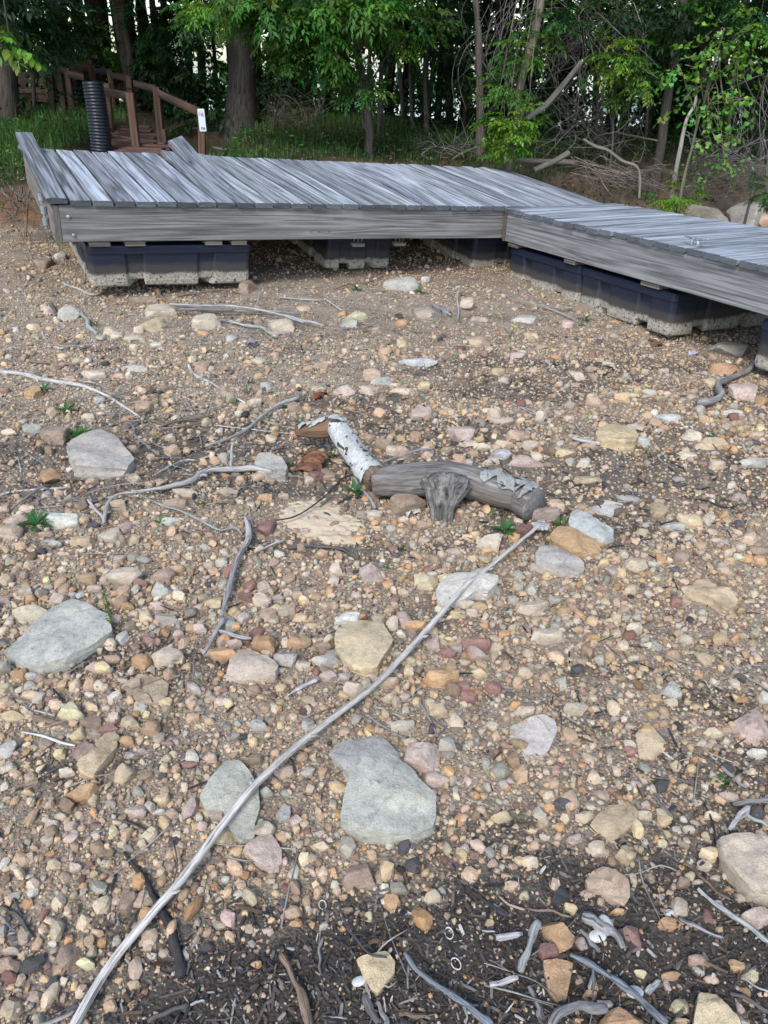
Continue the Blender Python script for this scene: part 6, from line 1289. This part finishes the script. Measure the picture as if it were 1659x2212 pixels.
for k in range(40):
    y = r.uniform(11.5, 16); x = r.uniform(-.25, .72)*y; topcrown(fw, x, y, float(gz(x,y))+.3, r.uniform(.5,1.1), .4, 260, 1500+k, 'far', .045)
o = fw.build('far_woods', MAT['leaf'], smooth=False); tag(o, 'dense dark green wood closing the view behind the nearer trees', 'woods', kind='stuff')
tag(ft.build('far_trunks', MAT['bark']), 'many thin trunks standing deep in the wood', 'trunks', kind='stuff')
# far shore of the lake
fs = MB(); r = RS(97)
for k in range(70): topcrown(fs, -120+k*3.6+r.randn(), 95+r.randn()*3, -1.+r.rand()*.8, 4.5, 1.8, 14, 2500+k, 'mid', 1.5)
tag(fs.build('far_shore_woods', MAT['leaf'], smooth=False), 'line of green woods on the far shore seen through gaps', 'woods', kind='stuff')

# ---------------------------------------------------------------- bare vines and dead brush
def tangle(name, lab, cat, n, fa, seed, rad=(.003,.007), col=(.42,.40,.39)):
    r = RS(seed); m_ = MB()
    for k in range(n):
        (x0,y0,x1,y1,sag,w_) = fa(r); u = np.linspace(0,1,6); q = []
        ph = r.rand()*6
        for t in u: q.append(P(x0+(x1-x0)*t+sag*math.sin(math.pi*t)+6*math.sin(ph+t*7)+3*r.randn(), y0+(y1-y0)*t+.4*sag*math.sin(math.pi*t*1.3)+4*r.randn(), w_+.25*math.sin(ph+3*t)))
        R0 = r.uniform(*rad); V, F, P0 = tube(spline(q, 20), np.linspace(R0, R0*.4, 20), 5, .1, seed*50+k); m_.add(V, F, np.array(col)*r.uniform(.55,1.4), P0)
        for j in range(r.randint(0,4)):
            i = r.randint(2,5); b = np.array(q[i]); e = b + np.array((r.randn()*.25, r.randn()*.12, r.randn()*.22)); V, F, P0 = tube(spline([b,(b+e)/2+r.randn(3)*.03,e], 7), np.linspace(R0*.5,R0*.2,7), 4, .1, k); m_.add(V, F, np.array(col)*r.uniform(.55,1.4), P0)
    return tag(m_.build(name, MAT['drift']), lab, cat, 'bare vines and dead brush')
tangle('vine_tangle','curtain of bare grey vines hanging right of the snapped tree','vines',26,lambda r:(r.uniform(1040,1200),r.uniform(-20,60),r.uniform(1000,1150),r.uniform(180,330),r.uniform(-60,30),r.uniform(8.6,9.6)),1)
tangle('vine_tangle','dense tangle of bare vines above the diagonal dead trunk','vines',52,lambda r:(r.uniform(1150,1400),r.uniform(-20,80),r.uniform(1130,1350),r.uniform(120,290),r.uniform(-60,60),r.uniform(8.5,9.8)),2)
tangle('dead_brush','twiggy brush on the crest of the dirt bank','brush',46,lambda r:(r.uniform(1140,1400),r.uniform(300,350),r.uniform(1160,1420),r.uniform(190,300),r.uniform(-40,40),r.uniform(8.9,9.9)),3,(.003,.006))
tangle('dead_brush','heap of dead twigs draped down the right end of the bank','brush',60,lambda r:(r.uniform(1480,1670),r.uniform(270,370),r.uniform(1460,1680),r.uniform(350,440),r.uniform(-30,30),r.uniform(8.2,8.7)),4,(.003,.007))
tangle('dead_brush','arching bare twigs in the grass right of the forked tree','brush',26,lambda r:(r.uniform(900,1010),r.uniform(330,350),r.uniform(860,1040),r.uniform(285,330),r.uniform(-30,30),r.uniform(8.8,9.2)),5,(.003,.006))
tangle('dead_brush','thin dead brush in the shade right of the thick furrowed trunk','brush',60,lambda r:(r.uniform(570,720),r.uniform(270,310),r.uniform(560,740),r.uniform(190,260),r.uniform(-30,30),r.uniform(9.8,10.6)),6,(.003,.006),(.35,.30,.26))
tangle('vine_tangle','long thin vines trailing through the trees at the right edge','vines',22,lambda r:(r.uniform(1560,1680),r.uniform(100,220),r.uniform(1500,1680),r.uniform(260,400),r.uniform(-40,40),r.uniform(8.3,9.2)),7,(.003,.006))
tangle('exposed_roots','bare roots hanging out of the cut bank at the left end of the dock','roots',34,lambda r:(r.uniform(-10,70),r.uniform(395,425),r.uniform(0,110),r.uniform(430,505),r.uniform(-14,14),r.uniform(6.3,6.7)),8,(.003,.006),(.5,.42,.36))
tangle('dead_brush','sparse dead twigs scattered over the face of the dirt bank','brush',60,lambda r:(r.uniform(1230,1460),r.uniform(335,380),r.uniform(1240,1480),r.uniform(370,430),r.uniform(-20,20),r.uniform(8.7,9.1)),9,(.003,.005),(.6,.52,.46))
tangle('vine_tangle','long bare twigs arching across the top right among the leaves','vines',22,lambda r:(r.uniform(1180,1500),r.uniform(-20,20),r.uniform(1240,1440),r.uniform(60,170),r.uniform(-50,50),r.uniform(8.3,9)),10,(.003,.005),(.6,.58,.56))
for k, (pts, wd, w_, lab, mt, cc) in enumerate((([(1113,347),(1180,349),(1246,351)],11,9.0,'weathered log lying behind the dock joint at the foot of the leaning trunk','palewood',.8),([(1153,368),(1190,352),(1229,330)],12,8.7,'rotting pole propped across the weathered log','palewood',.9),
   ([(1260,301),(1285,316),(1312,324),(1345,348),(1376,360),(1382,385),(1381,430)],6,8.5,'crooked pale branch hanging down the dirt bank','palewood',1.1),([(975,345),(1000,330),(1030,318)],5,9.0,'pale bent stick leaning on the foot of the snapped tree','palewood',.9),([(1330,285),(1360,292),(1420,304)],4,9.2,'long thin stick lying along the crest of the bank','palewood',.8))):
    q = np.array([P(a,b,w_) for a,b in pts]); V, F, P0 = tube(spline(q, 24), wd*.5*w_/FPX, 9, .12, 70+k); tag(mk('log' if wd > 8 else 'branch', V, F, MAT[mt], None, (cc*.6,cc*.58,cc*.56), P0), lab, 'log' if wd > 8 else 'branch')

# ---------------------------------------------------------------- grass and ground cover on the bank
def onbank(x, y): xc = np.clip(x,-7,9); return y - (7.35 + .38*(xc+4) + .22*ns(x*1.1, 2.0))
def ramp(x, y): return (x > -3.75) & (x < -1.85) & (y > 8.35) & (x < -2.0-.06*(y-8.4)*0)
def grass(n, seed, h0, h1, xr, yr, dens, col, wd=.006, mb=None):
    r = RS(seed); x = r.uniform(xr[0],xr[1],n); y = r.uniform(yr[0],yr[1],n); k = (onbank(x,y) > .12+.7*np.clip((x+1)/4,0,1)) & (r.rand(n) < dens(x,y)) & ~(ramp(x,y) & (r.rand(n) < .93)); x, y = x[k], y[k]; n = len(x); z = gz(x,y)
    h = r.uniform(h0,h1,n)*(.6+.5*(ns(x*2,y*2,3)+.5)); a = r.rand(n)*6.28; bend = h*r.uniform(.1,.7,n); dx, dy = np.cos(a), np.sin(a); wv = wd*r.uniform(.6,1.3,n)
    b = np.stack([x,y,z-.01],1); s = np.stack([-dy,dx,0*dx],1)*wv[:,None]; m1 = b+np.stack([dx*bend*.3,dy*bend*.3,h*.6],1); t = b+np.stack([dx*bend,dy*bend,h*.95],1)
    V = np.stack([b-s,b+s,m1+s*.8,m1-s*.8,t+s*.1,t-s*.1],1).reshape(-1,3); o = (np.arange(n)*6)[:,None]
    F = np.vstack([o+[[0,1,2,3]], o+[[3,2,4,5]]]); c = np.array(col)*(1+.25*r.randn(n,1))*(1+np.array((.3,.1,.2))*r.randn(n,3)); mb.add(V, F, np.repeat(np.clip(c,.01,.5),6,0), np.zeros((6*n,3)))
g = MB(); lft = lambda x,y: np.clip(.95-.10*np.clip(y-9.5,0,9),0,1)*np.clip(1.25-.28*np.clip(x-1,0,9),.12,1)
grass(60000,11,.06,.17,(-7,7),(6.8,12.5),lft,(.055,.125,.025),.005,g); grass(7000,12,.15,.34,(-6.5,2.5),(7.2,11),lambda x,y:.25*lft(x,y),(.06,.13,.03),.004,g)
grass(500,13,.30,.48,(-3.0,-2.2),(7.7,8.6),lambda x,y:.9+0*x,(.22,.24,.12),.003,g); grass(260,14,.2,.4,(-5,2),(7.6,9),lambda x,y:.4+0*x,(.20,.20,.10),.003,g)
tag(g.build('grass', MAT['leaf'], smooth=False), 'green grass growing on the bank behind the dock', 'grass', kind='stuff')
u_ = MB(); r = RS(15)
def cover(n, xr, yr, off, size, green, hz, kb=1.):
    x = r.uniform(xr[0],xr[1],n); y = r.uniform(yr[0],yr[1],n); k = (onbank(x,y) > off) & (ns(x*1.6+3,y*1.6,7) > -.3) & ~ramp(x,y); x, y = x[k], y[k]; n = len(x); z = gz(x,y)+r.uniform(.02,hz,n)
    d = r.randn(n,3); d[:,2] *= .35; d /= np.linalg.norm(d,axis=1)[:,None]; e = np.cross(d,(0,0,1.)+.4*r.randn(n,3)); e /= np.linalg.norm(e,axis=1)[:,None]; s = size*r.uniform(.6,1.3,n)[:,None]; p = np.stack([x,y,z],1)
    V = np.stack([p-d*s,p+e*s*.4,p+d*s,p-e*s*.4],1).reshape(-1,3); c = np.array(GREEN[green])*(1+.25*r.randn(n,1)); u_.add(V, np.arange(4*n).reshape(-1,4), np.repeat(np.clip(c,.01,.5),4,0), np.zeros((4*n,3)))
cover(9000,(-7,7.5),(7,13),.3,.035,'mid',.14); cover(3000,(-7,7.5),(7,12),.3,.03,'yel',.16); cover(6000,(1.5,8),(8.5,13),1.2,.04,'mid',.2); cover(5000,(-8,8),(11,16),.5,.06,'dark',.35)
tag(u_.build('ground_cover', MAT['leaf'], smooth=False), 'low leafy ground cover among the grass', 'ground cover', kind='stuff')
wf = MB(); 
for (px, py) in ((696,290),(702,294),(718,310),(722,307),(760,322),(738,345),(698,287),(725,311)):
    c_ = np.array(P(px,py,9.2)); V, F = ico(1); wf.add(V*.011*np.array((1,1,.5))+c_, F, (.7,.7,.66))
tag(wf.build('white_wildflowers', MAT['leaf']), 'tiny white wildflowers dotting the grass left of the forked tree', 'flowers', kind='stuff')
# dead leaves and grit on the slope
def slope_litter(n, seed):
    r = RS(seed); x = r.uniform(-6,8,n); y = r.uniform(6.6,13,n); k = (onbank(x,y) > -.15) & (onbank(x,y) < 2.2); x, y = x[k], y[k]; n = len(x)
    bV, bF = boxpart(-.5,.5,-.5,.5,-.5,.5,.2); L = r.uniform(.015,.05,n); V = bV[None]*np.stack([L,L*r.uniform(.3,.8,n),L*.15],1)[:,None]; a = r.rand(n)*6.28; t = r.randn(n)*.5
    c, s = np.cos(t)[:,None], np.sin(t)[:,None]; V = np.stack([V[...,0]*c-V[...,2]*s,V[...,1],V[...,0]*s+V[...,2]*c],-1); c, s = np.cos(a)[:,None], np.sin(a)[:,None]; V = np.stack([V[...,0]*c-V[...,1]*s,V[...,0]*s+V[...,1]*c,V[...,2]],-1)+np.stack([x,y,gz(x,y)+.01],1)[:,None]
    nv = V.shape[1]; off = (np.arange(n)*nv)[:,None,None]; base = np.array([(.12,.08,.055),(.20,.15,.11),(.07,.05,.035),(.28,.24,.20)])[r.randint(0,4,n)]
    m_ = MB(); m_.add(V.reshape(-1,3), [(f[None]+off).reshape(-1,f.shape[1]) for f in bF], np.repeat(base,nv,0), np.zeros((n*nv,3))); return m_
tag(slope_litter(9000,16).build('leaf_litter', MAT['pebble'], smooth=False), 'brown leaf litter and grit on the slope of the bank', 'litter', kind='stuff')
LAND += [('the round pale rock by the dock', 445, 695)]
# ---------------------------------------------------------------- word the labels of stones, sticks and weeds by what they lie beside
LAND.sort(key=lambda q: q[1])
from collections import defaultdict
def rel(dx, dy):
    if abs(dx) > 1.6*abs(dy): return 'right of' if dx > 0 else 'left of'
    if abs(dy) > 1.6*abs(dx): return 'below' if dy > 0 else 'above'
    return ('lower ' if dy > 0 else 'upper ')+('right of' if dx > 0 else 'left of')
gr_ = defaultdict(list)
for o, look, x, y in ITEMS:
    c = sorted((math.hypot((x-a)*.8, (y-b)), nm, x-a, y-b) for nm, a, b in LAND); d, nm, dx, dy = c[0]
    gr_[(look, rel(dx, dy), nm)].append((d, o))
ORD = ['nearest','second nearest','third nearest','fourth nearest','fifth nearest','sixth nearest','seventh nearest','eighth nearest','ninth nearest','tenth nearest','eleventh nearest','twelfth nearest']
for (look, rl_, nm), lst in gr_.items():
    lst.sort(key=lambda q: q[0])
    for i, (d, o) in enumerate(lst):
        o['label'] = f'{look} {rl_} {nm}' + (f', {ORD[i]}' if len(lst) > 1 else '')
print('objects', len(bpy.data.objects))
